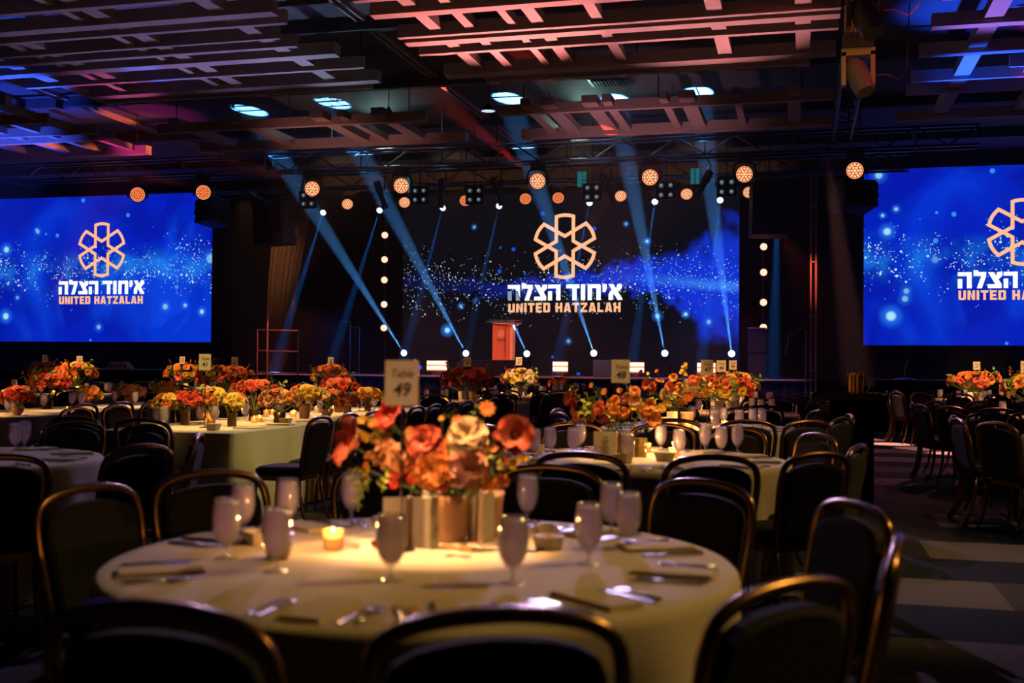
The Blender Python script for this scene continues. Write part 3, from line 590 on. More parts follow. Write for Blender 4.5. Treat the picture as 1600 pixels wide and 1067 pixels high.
# side light ladders
for x, zs, sd in ((-13.12, (5.44, 4.65, 3.99, 3.2, 2.44), 'left'), (-1.15, (4.85, 4.09, 3.2, 2.46), 'right')):
    t = thing('light_ladder', (x, 34, .96), f'upright pole of round glowing lamps on the {sd} of the middle screen', 'stage light')
    inst('pole', MB().tube([(0, .1, 0), (0, .1, 5)], .03, 8).mesh('pole', M_black), t); inst('foot', MB().box(-.3, .3, -.2, .4, 0, .04).mesh('foot', M_black), t)
    for z in zs:
        l = inst('lamp', MB().lathe([(.09, 0), (.12, .1), (.125, .13)], 16).mesh('lamp', M_black, True), t, (0, .05, z-.96), (math.pi/2+.1, 0, .3 if sd == 'left' else .2))
        inst('lens', MB().lathe([(.001, .125), (.105, .125)], 16).mesh('lens', emat('ladder_lens', (1, .55, .38), 1.7)), l)
        point((x, 33.7, z), (1, .12, .05), 1.6, .08)
# curtain, valance, drapes
def pleats(x0, x1, y, z0f, z1, n, amp, m, name, label, cat='curtain', kind=None, rows=6, xf=None):
    g = []
    for r in range(rows+1):
        row = []
        for i in range(n+1):
            u = i/n; v = r/rows; x = x0+(x1-x0)*u; z = z0f(u)+(z1-z0f(u))*v
            if xf: x = xf(u, v)
            row.append((x, y+amp*math.sin(i*2.1)+amp*.5*math.sin(i*.77+1), z))
        g.append(row)
    o = inst(name, MB().grid(g).mesh(name, m, True)); 
    if kind: o['kind'] = kind
    if label: tag(o, label, cat)
    return o
pleats(0, 1, 33.6, lambda u: .98, 7.2, 60, .10, mat('tan_curtain', (.26, .17, .09), .85, noise=.1), 'curtain', 'tall tan draped curtain gathered at the left of the stage', rows=14,
       xf=lambda u, v: (-17.05+u*.55)*(1-v**.6)+(-16.8+u*1.35)*v**.6 - .25*(1-v)*math.sin(v*3))
pleats(-15.6, .45, 32.4, lambda u: 6.62+.05*math.sin(u*90)+.03*math.sin(u*37), 7.28, 260, .05, mat('valance_cloth', (.10, .075, .055), .9, noise=.15), 'valance', 'brown-grey pleated valance running along the top of the stage', 'valance', rows=3)
pleats(-18.6, -13.3, 36.95, lambda u: .02, 7.28, 160, .07, M_blackfab, 'black_drape', 'black pleated drape left of the middle screen', 'drape', rows=2)
pleats(-1.8, 1.6, 36.95, lambda u: .02, 7.28, 110, .07, M_blackfab, 'black_drape', 'black pleated drape right of the middle screen', 'drape', rows=2)
pleats(-31, -18.7, 34.4, lambda u: .02, 7.28, 260, .07, M_blackfab, 'black_drape', 'black pleated drape below and behind the left screen', 'drape', rows=2)
pleats(1.6, 15, 34.4, lambda u: .02, 7.28, 260, .07, M_blackfab, 'black_drape', 'black pleated drape below and behind the right screen', 'drape', rows=2)
# goalpost frame at the right of the stage, handrails
M_rail = mat('rail_metal', (.55, .35, .3), .3, .7)
t = thing('portal_upright', (.22, 29.8, 0), 'tall reddish metal upright at the right corner of the stage', 'frame')
inst('post', MB().box(-.04, .0, -.04, .04, 0, 6.2).mesh('post', M_rail), t); inst('post', MB().box(.08, .13, -.04, .04, 0, 6.2).mesh('post', M_rail), t)
inst('foot', MB().box(-.3, .35, -.3, .3, 0, .05).mesh('foot', M_metal), t)
for z in (1.2, 2.6, 4.0, 5.4, 6.2): inst('crossbar', MB().box(0, .08, -.02, .02, z-.02, z+.02).mesh('crossbar', M_rail), t)
t = thing('handrail', (-15.47, 29.9, 0), 'pinkish metal handrail at the left steps of the stage', 'handrail')
for x in (0, .32): inst('post', MB().tube([(x, 0, 0), (x, 0, 2.26 if x == 0 else 3.0)], .022, 6).mesh('post', M_rail), t)
for z in (2.24, 1.63, 1.0): inst('rail', MB().tube([(0, 0, z), (1.3, 0, z-.02)], .022, 6).mesh('rail', M_rail), t)
inst('post', MB().tube([(1.3, 0, 0), (1.3, 0, 2.22)], .022, 6).mesh('post', M_black), t)
for i in range(3): inst('step', MB().box(.15, 1.2, -.2-.28*i, .08-.28*i, 0, .72-.24*i).mesh('step', M_black), t)
t = thing('handrail', (.08, 29.9, 0), 'short metal handrail at the right corner of the stage', 'handrail')
inst('post', MB().tube([(0, 0, 0), (0, 0, 2.25)], .022, 6).mesh('post', M_rail), t); inst('rail', MB().tube([(0, 0, 2.25), (-.1, 0, 2.3), (-.42, 0, 2.1), (-.5, 0, 1.6)], .018, 6).mesh('rail', M_metal), t)
t = thing('stage_monitor', (-5.35, 31.0, .96), 'blue-lit grey foldback monitor standing near the stage edge', 'loudspeaker')
inst('cabinet', MB().box(-.3, .25, -.2, .2, 0, .48).mesh('cabinet', mat('monitor_blue_lit', (.08, .25, .45), .5)), t); inst('grille', MB().box(-.26, .21, -.22, -.2, .04, .44).mesh('grille', mat('monitor_grille', (.1, .17, .22), .6)), t)  # blue light on the monitor put into its cabinet colour
t = thing('speaker_stack', (-1.25, 32.6, .96), 'black box loudspeakers stacked at the right of the stage', 'loudspeaker')
for z in (0, .72): inst('cabinet', MB().box(-.25, .25, -.25, .25, z, z+.68).mesh('cabinet', M_black), t)
inst('edge', MB().box(-.26, .26, -.26, -.24, 1.4, 1.43).mesh('edge', M_rail), t)
for i, (x, z1) in enumerate(((-13.1, 1.55), (-12.8, 1.4))):
    t = thing('microphone_stand', (x, 31.2, .96), f'thin microphone stand on the left of the stage, {("outer", "inner")[i]} of two', 'stand')
    inst('pole', MB().tube([(0, 0, 0), (0, 0, z1)], .012, 5).mesh('pole', M_metal), t); inst('base', MB().lathe([(.14, 0), (.13, .02), (.02, .03)], 12).mesh('base', M_black), t)
    inst('boom', MB().tube([(0, 0, z1), (-.35, 0, z1+.02)], .01, 5).mesh('boom', M_metal), t)
# control desk with pale keyboard far left
t = thing('control_table', (-16.6, 25.5, 0), 'long black-draped table near the stage under the left screen', 'table')
inst('cloth', MB().box(-1.6, 1.9, -.4, .4, .01, 1.06).mesh('cloth', M_blackfab), t); inst('top', MB().box(-1.62, 1.92, -.42, .42, 1.06, 1.09).mesh('top', mat('grey_edge', (.1, .1, .12), .5)), t)
p_ = aty(189, 575, 25.4)
t = thing('mixing_desk', (p_.x, 25.4, 1.09), 'small pale control desk with dark round openings on the black table', 'console')
inst('shell', MB().poly([(-.42, 0), (-.34, .24), (.2, .26), (.4, .08), (.42, 0)], -.15, .15).mesh('shell', mat('pale_shell', (.5, .38, .38), .5)), t); t.scale = (.75, .75, .75)
for i in range(4): inst('dark_panel', MB().lathe([(.001, 0), (.055, 0)], 10).mesh('dark', M_black), t, (-.28+i*.17, -.155, .1), (math.pi/2, 0, 0))
spot((p_.x+1, 20.3, 5), p_, (.8, .5, .5), 30, 10)
# ------------------------------------------------------------------ haze over the stage
hz = inst('stage_haze', MB().box(-27, 10, 20.6, 36.5, .97, 7.25).mesh('haze', None or bpy.data.materials.new('haze'))); tag(hz, 'thin haze hanging in the light beams over the stage', 'haze', kind='stuff')
m = hz.data.materials[0]; m.use_nodes = True; nt = m.node_tree; nt.nodes.clear(); o_ = nt.nodes.new('ShaderNodeOutputMaterial'); vs_ = nt.nodes.new('ShaderNodeVolumeScatter')
vs_.inputs['Density'].default_value = .0065; vs_.inputs['Anisotropy'].default_value = 0; nt.links.new(vs_.outputs[0], o_.inputs['Volume'])
# ------------------------------------------------------------------ chairs
def chair_parts():
    P = {}
    def yb(z): return -.205-.085*max(0, (z-.45))/.45
    kp = [(-.205, .40), (-.222, .55), (-.234, .70), (-.234, .775), (-.215, .832), (-.165, .864), (-.085, .88), (0, .885)]; kp += [(-x, z) for x, z in kp[-2::-1]]; path = []
    for i in range(len(kp)-1):
        p0, p1, p2, p3 = kp[max(0, i-1)], kp[i], kp[i+1], kp[min(len(kp)-1, i+2)]
        for q in (0, .33, .67) if 1 < i < 12 else (0,):
            c = [.5*(2*p1[k]+(p2[k]-p0[k])*q+(2*p0[k]-5*p1[k]+4*p2[k]-p3[k])*q*q+(3*p1[k]-p0[k]-3*p2[k]+p3[k])*q**3) for k in (0, 1)]; path.append((c[0], yb(c[1]), c[1]))
    path.append((kp[-1][0], yb(.4), .4))
    P['back_frame'] = (MB().tube(path, .0165, 8), M_frame, True)
    g0 = []; ow = [(-.18, .45), (-.196, .6), (-.204, .72), (-.203, .762), (-.188, .797), (-.15, .82), (-.1, .833), (-.05, .839), (0, .841)]; ow += [(-x, z) for x, z in ow[-2::-1]]
    b = MB(); n = len(ow)
    rings = [(.93, .012), (1, .0), (1, -.03), (.9, -.042)]; vs = []
    for s, dy in rings:
        for x, z in ow: zz = .64+(z-.64)*s; vs.append((x*s, yb(zz)+.018+dy, zz))
    fs = []
    for r in range(3):
        for i in range(n): j = (i+1) % n; fs.append((r*n+i, r*n+j, (r+1)*n+j, (r+1)*n+i))
    fs += [tuple(range(n))[::-1], tuple(range(3*n, 4*n))]
    b.add(vs, fs); P['backrest'] = (b, M_pad, False)
    s = MB(); N = 20; vs = []
    for z, k in ((.425, .96), (.44, 1), (.47, 1), (.49, .9), (.495, .6)):
        for i in range(N):
            w = 2*math.pi*i/N; c, q = math.cos(w), math.sin(w); r = 1/((abs(c)**5+abs(q)**5)**.2); vs.append((.225*k*c*r*(1.0 if q > 0 else .94), .215*k*q*r+.0, z))
    fs = [(r*N+i, r*N+(i+1) % N, (r+1)*N+(i+1) % N, (r+1)*N+i) for r in range(4) for i in range(N)]+[tuple(range(N))[::-1], tuple(range(4*N, 5*N))]
    P['seat'] = (s.add(vs, fs), M_pad, True)
    P['seat_frame'] = (MB().box(-.205, .205, -.19, .19, .385, .425), M_frame, False)
    P['leg'] = [(MB().tube([(sx*.2, -.195, .41), (sx*.2, -.20, .28), (sx*.205, -.235, .12), (sx*.21, -.30, 0)], [.017, .016, .014, .012], 6), M_frame, True) for sx in (-1, 1)]
    P['leg'] += [(MB().tube([(sx*.19, .18, .41), (sx*.192, .195, .2), (sx*.195, .2, 0)], [.017, .015, .012], 6), M_frame, True) for sx in (-1, 1)]
    return P
CP = chair_parts()
CM = {k: (v[0].mesh(k, v[1], v[2]) if k != 'leg' else [q[0].mesh('leg', q[1], q[2]) for q in v]) for k, v in CP.items()}
far = MB()
for k, v in CP.items():
    for q in (v if k == 'leg' else [v]):
        far.mi = 0 if q[1] is M_frame else 1; far.add(q[0].v, q[0].f)
CFAR = far.mesh('chair', [M_frame, M_pad], False)
def chair(x, y, face, tk, centre, near=True):
    rz = math.atan2(face[1]-y, face[0]-x)-math.pi/2
    if near:
        t = thing('banquet_chair', (x, y, 0), rz=rz)
        for k in ('back_frame', 'backrest', 'seat', 'seat_frame'): inst(k, CM[k], t)
        for l in CM['leg']: inst('leg', l, t)
    else: t = inst('banquet_chair', CFAR, loc=(x, y, 0), rot=(0, 0, rz))
    reg(t, tk, centre, 'dark banquet chair', 'chair', 'chairs around '+tk); return t
# ------------------------------------------------------------------ tables
def cloth_round(seed, R=.915, n=120):
    rnd = random.Random(seed); ph = [rnd.uniform(0, 6.28) for _ in range(4)]; ks = [13, 17, 9, 23]
    def fold(w): return .5+.5*(math.sin(ks[0]*w+ph[0])*.5+math.sin(ks[1]*w+ph[1])*.3+math.sin(ks[2]*w+ph[2])*.35)
    prof = [(.001, .75, 0), (R*.5, .75, 0), (R*.93, .75, 0), (R-.008, .748, 0), (R+.004, .738, 0), (R+.01, .715, .05), (R+.0, .6, .35), (R-.005, .4, .7), (R-.005, .2, .9), (R, .015, 1)]
    vs = []
    for r, z, f in prof:
        for k in range(n): w = 2*math.pi*k/n; rr = r+f*.085*(fold(w)-.35); vs.append((rr*math.cos(w), rr*math.sin(w), z))
    fs = [(i*n+k, i*n+(k+1) % n, (i+1)*n+(k+1) % n, (i+1)*n+k) for i in range(len(prof)-1) for k in range(n)]
    b = MB(); b.v = vs; b.f = [f[::-1] for f in fs]; b.m = [0]*len(fs); return b
CLOTH = [cloth_round(i).mesh('tablecloth', M_cloth, True) for i in range(4)]
TOPM = MB().lathe([(.001, .745), (.9, .745), (.905, .735), (.9, .72), (.001, .72)], 40).mesh('tabletop', mat('plywood', (.3, .2, .12), .7)); TLEG = MB().tube([(.3, .3, .72), (.35, .35, 0)], .02, 6).mesh('leg', M_metal)
ti = [0]
def round_table(c, label, rz=0):
    t = thing('round_table', (c[0], c[1], 0), label, 'table', rz, 'round banquet tables'); ti[0] += 1
    inst('tablecloth', CLOTH[ti[0] % 4], t); inst('tabletop', TOPM, t)
    for k in range(4): inst('leg', TLEG, t, rot=(0, 0, k*math.pi/2))
    return t
def long_table(x0, x1, y0, y1, label, seed):
    cx, cy_ = (x0+x1)/2, (y0+y1)/2; t = thing('long_table', (cx, cy_, 0), label, 'table'); a, b = (x1-x0)/2, (y1-y0)/2; r = .04
    pts = []
    for (sx, sy, w0) in ((1, 1, 0), (-1, 1, 90), (-1, -1, 180), (1, -1, 270)):
        for k in range(5): w = math.radians(w0+k*22.5); pts.append((sx*(a-r)+r*math.cos(w), sy*(b-r)+r*math.sin(w)))
    # resample the outline
    out = []
    for i in range(len(pts)):
        p, q = Vector(pts[i]), Vector(pts[(i+1) % len(pts)]); m_ = max(1, int((q-p).length/.05))
        for k in range(m_): out.append(p+(q-p)*k/m_)
    n = len(out); rnd = random.Random(seed); L = [0]
    for i in range(1, n): L.append(L[-1]+(out[i]-out[i-1]).length)
    vs = [];
    prof = [(.9, .75, 0), (.985, .75, 0), (1.0, .742, 0), (1.0, .715, .05), (1.0, .55, .4), (1.0, .3, .8), (1.0, .015, 1)]
    for s_, z, f in prof:
        for i, p in enumerate(out):
            d = Vector((p.x/a, p.y/b)); d = Vector((round(d.x*.999), round(d.y*.999))) if max(abs(d.x), abs(d.y)) > .97 else d
            d = d.normalized() if d.length else d
            k = f*.06*(.35+.5*math.sin(L[i]*9+seed)+.4*math.sin(L[i]*15.3)); vs.append((p.x*s_+d.x*k, p.y*s_+d.y*k, z))
    fs = [(i*n+k, i*n+(k+1) % n, (i+1)*n+(k+1) % n, (i+1)*n+k) for i in range(len(prof)-1) for k in range(n)]+[tuple(range(n))[::-1]]
    bb = MB(); bb.v = vs; bb.f = [f[::-1] for f in fs]; bb.m = [0]*len(fs)
    inst('tablecloth', bb.mesh('long_cloth', M_cloth, 'auto'), t); inst('tabletop', MB().box(-a+.02, a-.02, -b+.02, b-.02, .71, .745).mesh('long_top', M_black), t)
    for sx in (-1, 1):
        for sy in (-1, 1): inst('leg', MB().tube([(sx*(a-.1), sy*(b-.1), .71), (sx*(a-.1), sy*(b-.1), 0)], .02, 6).mesh('leg', M_metal), t)
    return t
# ------------------------------------------------------------------ tableware
def goblet_mesh():
    o = [(.034, .0), (.034, .002), (.012, .006), (.006, .014), (.0055, .028), (.009, .036), (.020, .048), (.031, .070), (.0365, .098), (.0365, .125), (.0335, .155), (.031, .178), (.030, .178), (.0325, .155), (.0355, .125), (.0355, .098), (.0295, .072), (.018, .051), (.001, .042)]
    w = [(.001, .0425), (.017, .052), (.0285, .073), (.0345, .098), (.0345, .125), (.0318, .155), (.0312, .165), (.001, .165)]
    o = [(r*1.13 if z > .04 else r, z) for r, z in o]; w = [(r*1.13, z) for r, z in w]
    return MB().lathe(o, 20).mesh('goblet', M_glass, True), MB().lathe(w, 20).mesh('water', M_water, True)
GOB, WAT = goblet_mesh()
def goblet(x, y, tk, c):
    o = inst('water_goblet', GOB, loc=(x, y, .7505)); inst('iced_water', WAT, o); reg(o, tk, c, 'stemmed water goblet', 'glass', 'water goblets on '+tk)
def cutlery():
    K = MB().add([(-.006, 0, 0), (.006, 0, 0), (.007, .1, 0), (.011, .13, 0), (.011, .2, 0), (.002, .225, 0), (-.006, .21, 0), (-.006, .1, 0)]+[(-.006, 0, .004), (.006, 0, .004), (.007, .1, .004), (.011, .13, .002), (.011, .2, .002), (.002, .225, .002), (-.006, .21, .003), (-.006, .1, .004)],
                 [tuple(range(8))[::-1], tuple(range(8, 16))]+[(i, (i+1) % 8, (i+1) % 8+8, i+8) for i in range(8)])
    Fk = MB().tube([(0, 0, .003), (0, .06, .004), (0, .12, .004)], [.006, .004, .003], 6).box(-.011, .011, .12, .148, .002, .0045)
    for x in (-.009, -.003, .003, .009): Fk.box(x-.0018, x+.0018, .148, .195, .002, .0045)
    Sp = MB().tube([(0, 0, .003), (0, .06, .004), (0, .11, .004)], [.006, .004, .003], 6)
    b = len(Sp.v); Sp.lathe([(.001, -.004), (.012, -.002), (.018, .003), (.017, .004), (.001, -.002)], 14)
    for i in range(b, len(Sp.v)): v = Sp.v[i]; Sp.v[i] = (v[0], .138+v[1]*1.55, v[2]+.004)
    return K.mesh('knife', M_steel), Fk.mesh('fork', M_steel), Sp.mesh('spoon', M_steel, True)
KN, FO, SPN = cutlery()
nk = MB()
for i in range(4): nk.box(-.055+.002*i, .055-.001*i, 0+.003*i, .235-.002*i, .003*i, .003*i+.0027)
NAP = nk.mesh('napkin', M_napkin)
BOWL = MB()
def sqbowl():
    v = []
    for s, z in ((.030, 0), (.034, .006), (.042, .042), (.0385, .042), (.031, .012), (.001, .012)):
        for k in range(16):
            w = 2*math.pi*k/16; c, q = math.cos(w), math.sin(w); r = 1/((abs(c)**5+abs(q)**5)**.2); v.append((s*c*r, s*q*r, z))
    f = [(i*16+k, i*16+(k+1) % 16, (i+1)*16+(k+1) % 16, (i+1)*16+k) for i in range(5) for k in range(16)]+[tuple(range(16))[::-1]]
    return MB().add(v, f).mesh('square_bowl', M_ceramic)
BOWLM = sqbowl(); SUG = MB()
for i in range(5): SUG.box(-.025+i*.01, -.018+i*.01, -.02, .02, .0, .052)
SUG = SUG.mesh('packets', M_card)
CGL = MB().lathe([(.026, 0), (.031, .004), (.034, .06), (.031, .06), (.028, .01), (.001, .008)], 16).mesh('candle_glass', glassy('amber_glass', (1, .85, .6), (1, .7, .35), .25, .1), True)
CWX = MB().lathe([(.0275, .009), (.0295, .04), (.001, .038)], 14).mesh('wax', M_wax, True); CFL = MB().lathe([(.001, .038), (.0055, .046), (.0045, .056), (.001, .068)], 8).mesh('flame', M_flame, True)
def candle(x, y, tk, c, light=3.0):
    o = inst('votive_candle', CGL, loc=(x, y, .7505)); inst('wax', CWX, o); inst('flame', CFL, o)
    reg(o, tk, c, 'lit votive candle', 'candle', 'votive candles on '+tk)
    if light: point((x, y, .84), (1, .48, .14), light, .012)
def setting(c, ang, tk, R=.915, cut=True):
    d = Vector((math.cos(ang), math.sin(ang))); p = Vector(c)+d*(R-.05); rz = ang+math.pi/2
    s = Vector((-d.y, d.x))
    def put(nm, me, off, inn, ph, cat, jr=.03):
        q = p+s*off-d*inn; o = inst(nm, me, loc=(q.x, q.y, .7508), rot=(0, 0, rz+random.uniform(-jr, jr))); reg(o, tk, c, ph, cat, cat+' pieces laid on '+tk)
    put('napkin', NAP, 0, 0.0, 'folded ivory napkin', 'napkin', .05)
    if cut:
        put('knife', KN, .10, .01, 'table knife', 'cutlery'); put('spoon', SPN, .135, .02, 'table spoon', 'cutlery'); put('fork', FO, -.10, .01, 'table fork', 'cutlery')
        put('fork', FO, -.13, .02, 'outer salad fork', 'cutlery')
def bowls(c, tk, n, r=.33, a0=.3):
    for k in range(n):
        a = a0+2*math.pi*k/n; o = inst('square_bowl', BOWLM, loc=(c[0]+r*math.cos(a), c[1]+r*math.sin(a), .7505), rot=(0, 0, a+.3))
        if k % 2 == 0: inst('sugar_packets', SUG, o, (0, 0, .012))
        reg(o, tk, c, 'small square ivory bowl', 'bowl', 'square bowls on '+tk)
# text
def text_mesh(s, size, shear=0, mat_=None, bold=0):
    cu = bpy.data.curves.new('t', 'FONT'); cu.body = s; cu.size = size; cu.align_x = 'CENTER'; cu.align_y = 'CENTER'; cu.shear = shear; cu.offset = bold; cu.resolution_u = 3
    o = bpy.data.objects.new('t', cu); COL.objects.link(o); bpy.context.view_layer.update(); me = bpy.data.meshes.new_from_object(o.evaluated_get(bpy.context.evaluated_depsgraph_get()))
    bpy.data.objects.remove(o); me.materials.clear(); me.materials.append(mat_ or M_ink); return me
T_TABLE = text_mesh('Table', .036, .35)
def sign(x, y, top, num, label, yaw=0, h=.140):
    t = thing('table_sign', (x, y, .7505), label, 'sign', yaw); zt = top-.7505; w = .113
    inst('card', MB().box(-w/2, w/2, -.002, .002, zt-h, zt).mesh('card', M_card), t)
    inst('stem', MB().tube([(0, .006, 0), (0, .006, zt-.02)], .0035, 6).mesh('stem', M_black), t); inst('foot', MB().lathe([(.045, 0), (.044, .004), (.004, .007)], 16, (0, .006, 0)).mesh('foot', M_black), t)
    inst('word', T_TABLE, t, (0, -.003, zt-h*.30), (math.pi/2, 0, 0)); inst('number', text_mesh(num, .058, .2, bold=.0012), t, (0, -.003, zt-h*.66), (math.pi/2, 0, 0))
MENU_L = [('Menu', .016)]
def menu_card(x, y, rz, label, h=.165, w=.115, pr=True):
    t = thing('menu_card', (x, y, .7505), label, 'menu card', rz)
    inst('card', MB().box(-w/2, w/2, -.0015, .0015, 0, h).box(w/2-.002, w/2+.0015, -.0015, .05, 0, h).mesh('menu', M_card), t)
    if not pr: return
    b = MB()
    for i, (z, l) in enumerate(((.14, .03), (.118, .05), (.108, .04), (.092, .03), (.078, .055), (.068, .04), (.052, .035), (.042, .05), (.03, .03))): b.box(-l/2, l/2, -.0025, -.0016, z, z+.003)
    inst('print', b.mesh('print', mat('faded_ink', (.25, .19, .12), .8)), t)
# ------------------------------------------------------------------ flowers
def petal(b, ang, tilt, L, wd, cup, r0=0, z0=0, nseg=4, ruff=0, rnd=random):
    g = []
    for i in range(nseg+1):
        u = i/nseg; row = []
        hw = wd*math.sin(min(1, (u*.95+.12))*math.pi*.62+.15)*(.55+.45*u)
        a = tilt*(1-.55*u*cup); 
        rr = r0+L*u*math.cos(a); zz = z0+L*u*math.sin(a)-(L*.28*u*u*(1-cup))
        for j in range(-2, 3):
            v = j/2; y = hw*v; e = ruff*rnd.uniform(-1, 1)*u
            row.append((rr-abs(v)**2*hw*.35*cup*1.2*1, y, zz+abs(v)**2*hw*.35+e))
        g.append(row)
    c, s = math.cos(ang), math.sin(ang)
    b.grid([[(x*c-y*s, x*s+y*c, z) for x, y, z in r] for r in g])
def flower(kind, seed):
    r = random.Random(seed); b = MB()
    if kind == 'rose':
        for ring, (n, tilt, L, wd, cup, r0, z0) in enumerate(((7, .25, .95, .50, .75, .05, -.25), (6, .65, .85, .46, .9, .04, -.22), (5, 1.0, .75, .38, 1, .02, -.2), (4, 1.3, .65, .28, 1, .0, -.18), (3, 1.45, .55, .18, 1, 0, -.15))):
            for k in range(n): petal(b, 2*math.pi*(k+.5*(ring % 2))/n+r.uniform(-.15, .15), tilt+r.uniform(-.1, .1), L*r.uniform(.9, 1.08), wd, cup, r0, z0, 4, .03, r)
        b.lathe([(.16, -.38), (.24, -.2), (.05, -.1)], 8)
    elif kind == 'ranunculus':
        for ring, (n, tilt, L, wd, r0, z0) in enumerate(((9, .6, .8, .34, .05, -.3), (8, .9, .85, .32, .04, -.25), (7, 1.15, .85, .28, .02, -.2), (5, 1.4, .8, .2, 0, -.15))):
            for k in range(n): petal(b, 2*math.pi*(k+.5*(ring % 2))/n, tilt, L, wd, 1, r0, z0, 4, .01, r)
        b.lathe([(.001, .3), (.2, .28), (.35, .12), (.4, -.1), (.2, -.35), (.001, -.4)], 10)
    elif kind == 'poppy':
        for k in range(6): petal(b, k*math.pi/3+r.uniform(-.1, .1), .85+.25*(k % 2), 1.15, .62, .8, .02, -.5, 5, .05, r)
        b.lathe([(.001, -.1), (.12, -.15), (.1, -.4)], 8)
    elif kind == 'daisy':
        for k in range(9): petal(b, k*2*math.pi/9, .35, .9, .26, .4, .08, 0, 3, .03, r)
        b.lathe([(.001, .14), (.16, .08), (.2, -.02), (.001, -.1)], 8)
    elif kind == 'spray':
        for k in range(9):
            w = r.uniform(0, 6.28); u = k/9; cx, cy_, cz = math.cos(w)*.35*(1.1-u), math.sin(w)*.35*(1.1-u), -.7+u*1.7
            st = len(b.v)
            for q in range(5): petal(b, q*1.2566, .5, .34, .15, .7, .02, 0, 2, .01, r)
            b.xf(Matrix.Translation((cx, cy_, cz)) @ Matrix.Rotation(r.uniform(-1, 1), 4, 'X'), st)
    return b.mesh(kind, FLW['orange'], True)
FLM = {k: [flower(k, s) for s in range(2)] for k in ('rose', 'ranunculus', 'poppy', 'daisy', 'spray')}
def leafmesh(seed):
    r = random.Random(seed); b = MB()
    b.tube([(0, 0, 0), (.02, 0, .07), (.0, .02, .15)], .0025, 4)
    for k in range(7):
        st = len(b.v); L = r.uniform(.035, .055)
        g = [[(L*u, .32*L*v*math.sin(math.pi*min(1, u+.05)), .1*L*abs(v)-L*.3*u*u) for v in (-1, 0, 1)] for u in (0, .3, .6, .85, 1)]
        b.grid(g); b.xf(Matrix.Translation((.01, .005, .03+k*.02)) @ Matrix.Rotation(k*2.4, 4, 'Z') @ Matrix.Rotation(-.5, 4, 'Y'), st)
    return b.mesh('leaf_sprig', M_leaf, True)
LEAFM = [leafmesh(i) for i in range(3)]
VASES = {'peach': ([(.045, 0), (.05, .01), (.058, .12), (.062, .15), (.055, .15), (.05, .12), (.001, .1)], M_peachvase), 'white': ([(.05, 0), (.052, .14), (.047, .14), (.045, .02), (.001, .02)], M_whitevase),
         'bowl': ([(.03, 0), (.035, .01), (.06, .05), (.068, .09), (.062, .09), (.05, .03), (.001, .02)], M_peachvase), 'glass': ([(.04, 0), (.042, .12), (.039, .12), (.037, .01), (.001, .01)], glassy('vase_glass', (.75, .6, .3), (.4, .28, .1), .5, .08)),
         'dark': ([(.055, 0), (.06, .1), (.055, .1), (.05, .02), (.001, .02)], mat('bronze_vase', (.06, .03, .015), .3, .5))}
VM = {k: MB().lathe(p, 20).mesh(k+'_vase', m_, True) for k, (p, m_) in VASES.items()}
def bouquet(c, label, vase, base=(0, 0), group=None):
    t = thing('flower_arrangement', (c[0], c[1], .7505), label, 'flowers', 0, group)
    for v, dx, dy in (vase if isinstance(vase, list) else [(vase, 0, 0)]): inst('vase', VM[v], t, (dx, dy, 0))
    return t
def bloom(t, kind, colr, p, s, face=None):
    rel = Vector(p)-t.location; d = Vector(face) if face is not None else Vector((rel.x, rel.y, max(.05, rel.z-.12))).normalized()
    q = d.to_track_quat('Z', 'Y').to_euler(); q.rotate_axis('Z', random.uniform(0, 6))
    o = inst(kind if kind != 'spray' else 'blossom_spray', random.choice(FLM[kind]), t, rel, q, s, FLW[colr]); o['label'] = f'{colr} {kind}'; return o
def stalks(t, tops, b0=.10):
    m_ = MB()
    for p in tops:
        r_ = Vector(p)-t.location; m_.tube([(random.uniform(-.02, .02), random.uniform(-.02, .02), b0), (r_.x*.6, r_.y*.6, b0+(r_.z-b0)*.55), (r_.x, r_.y, r_.z)], .003, 4)
    inst('stems', m_.mesh('stems', M_stem), t)
def dome(t, w, h, z0, n, cols, sizes=(.035, .055), kinds=('rose', 'rose', 'ranunculus', 'poppy'), seed=0, leaves=5, sprays=2, depth=None):
    r = random.Random(seed); depth = depth or w*.8; tops = []; placed = []
    for k in range(n*8):
        if len(placed) >= n: break
        a = r.uniform(0, 6.283); e = r.uniform(-.25, 1.45); ce = math.cos(e)
        p = Vector((w*ce*math.cos(a), depth*ce*math.sin(a), z0+h*math.sin(e)))*1; s = r.uniform(*sizes)
        if any((p-q).length < (s+s2)*.68 for q, s2 in placed): continue
        placed.append((p, s)); P_ = t.location+p
        bloom(t, r.choice(kinds), r.choice(cols), P_, s, (p.x/w, p.y/depth*1.0-.25, max(.1, (p.z-z0)/h))); tops.append(P_)
    stalks(t, tops, .09)
    for k in range(leaves):
        a = r.uniform(0, 6.283); p = Vector((w*.75*math.cos(a), depth*.75*math.sin(a), z0-.05+r.uniform(0, h*.5)))
        inst('leaf_sprig', LEAFM[k % 3], t, p, (r.uniform(-.9, .9), r.uniform(-.9, .9), a), r.uniform(.7, 1.2)*(w/.2)**.5, M_lime if k % 3 == 0 else M_leaf)
    for k in range(sprays):
        a = r.uniform(0, 6.283); P_ = t.location+Vector((w*.8*math.cos(a), depth*.5*math.sin(a), z0+h*r.uniform(.75, 1.25)))
        bloom(t, 'spray', r.choice(('yellow', 'orange', 'peach')), P_, r.uniform(.04, .06), (math.cos(a)*.4, 0, 1))
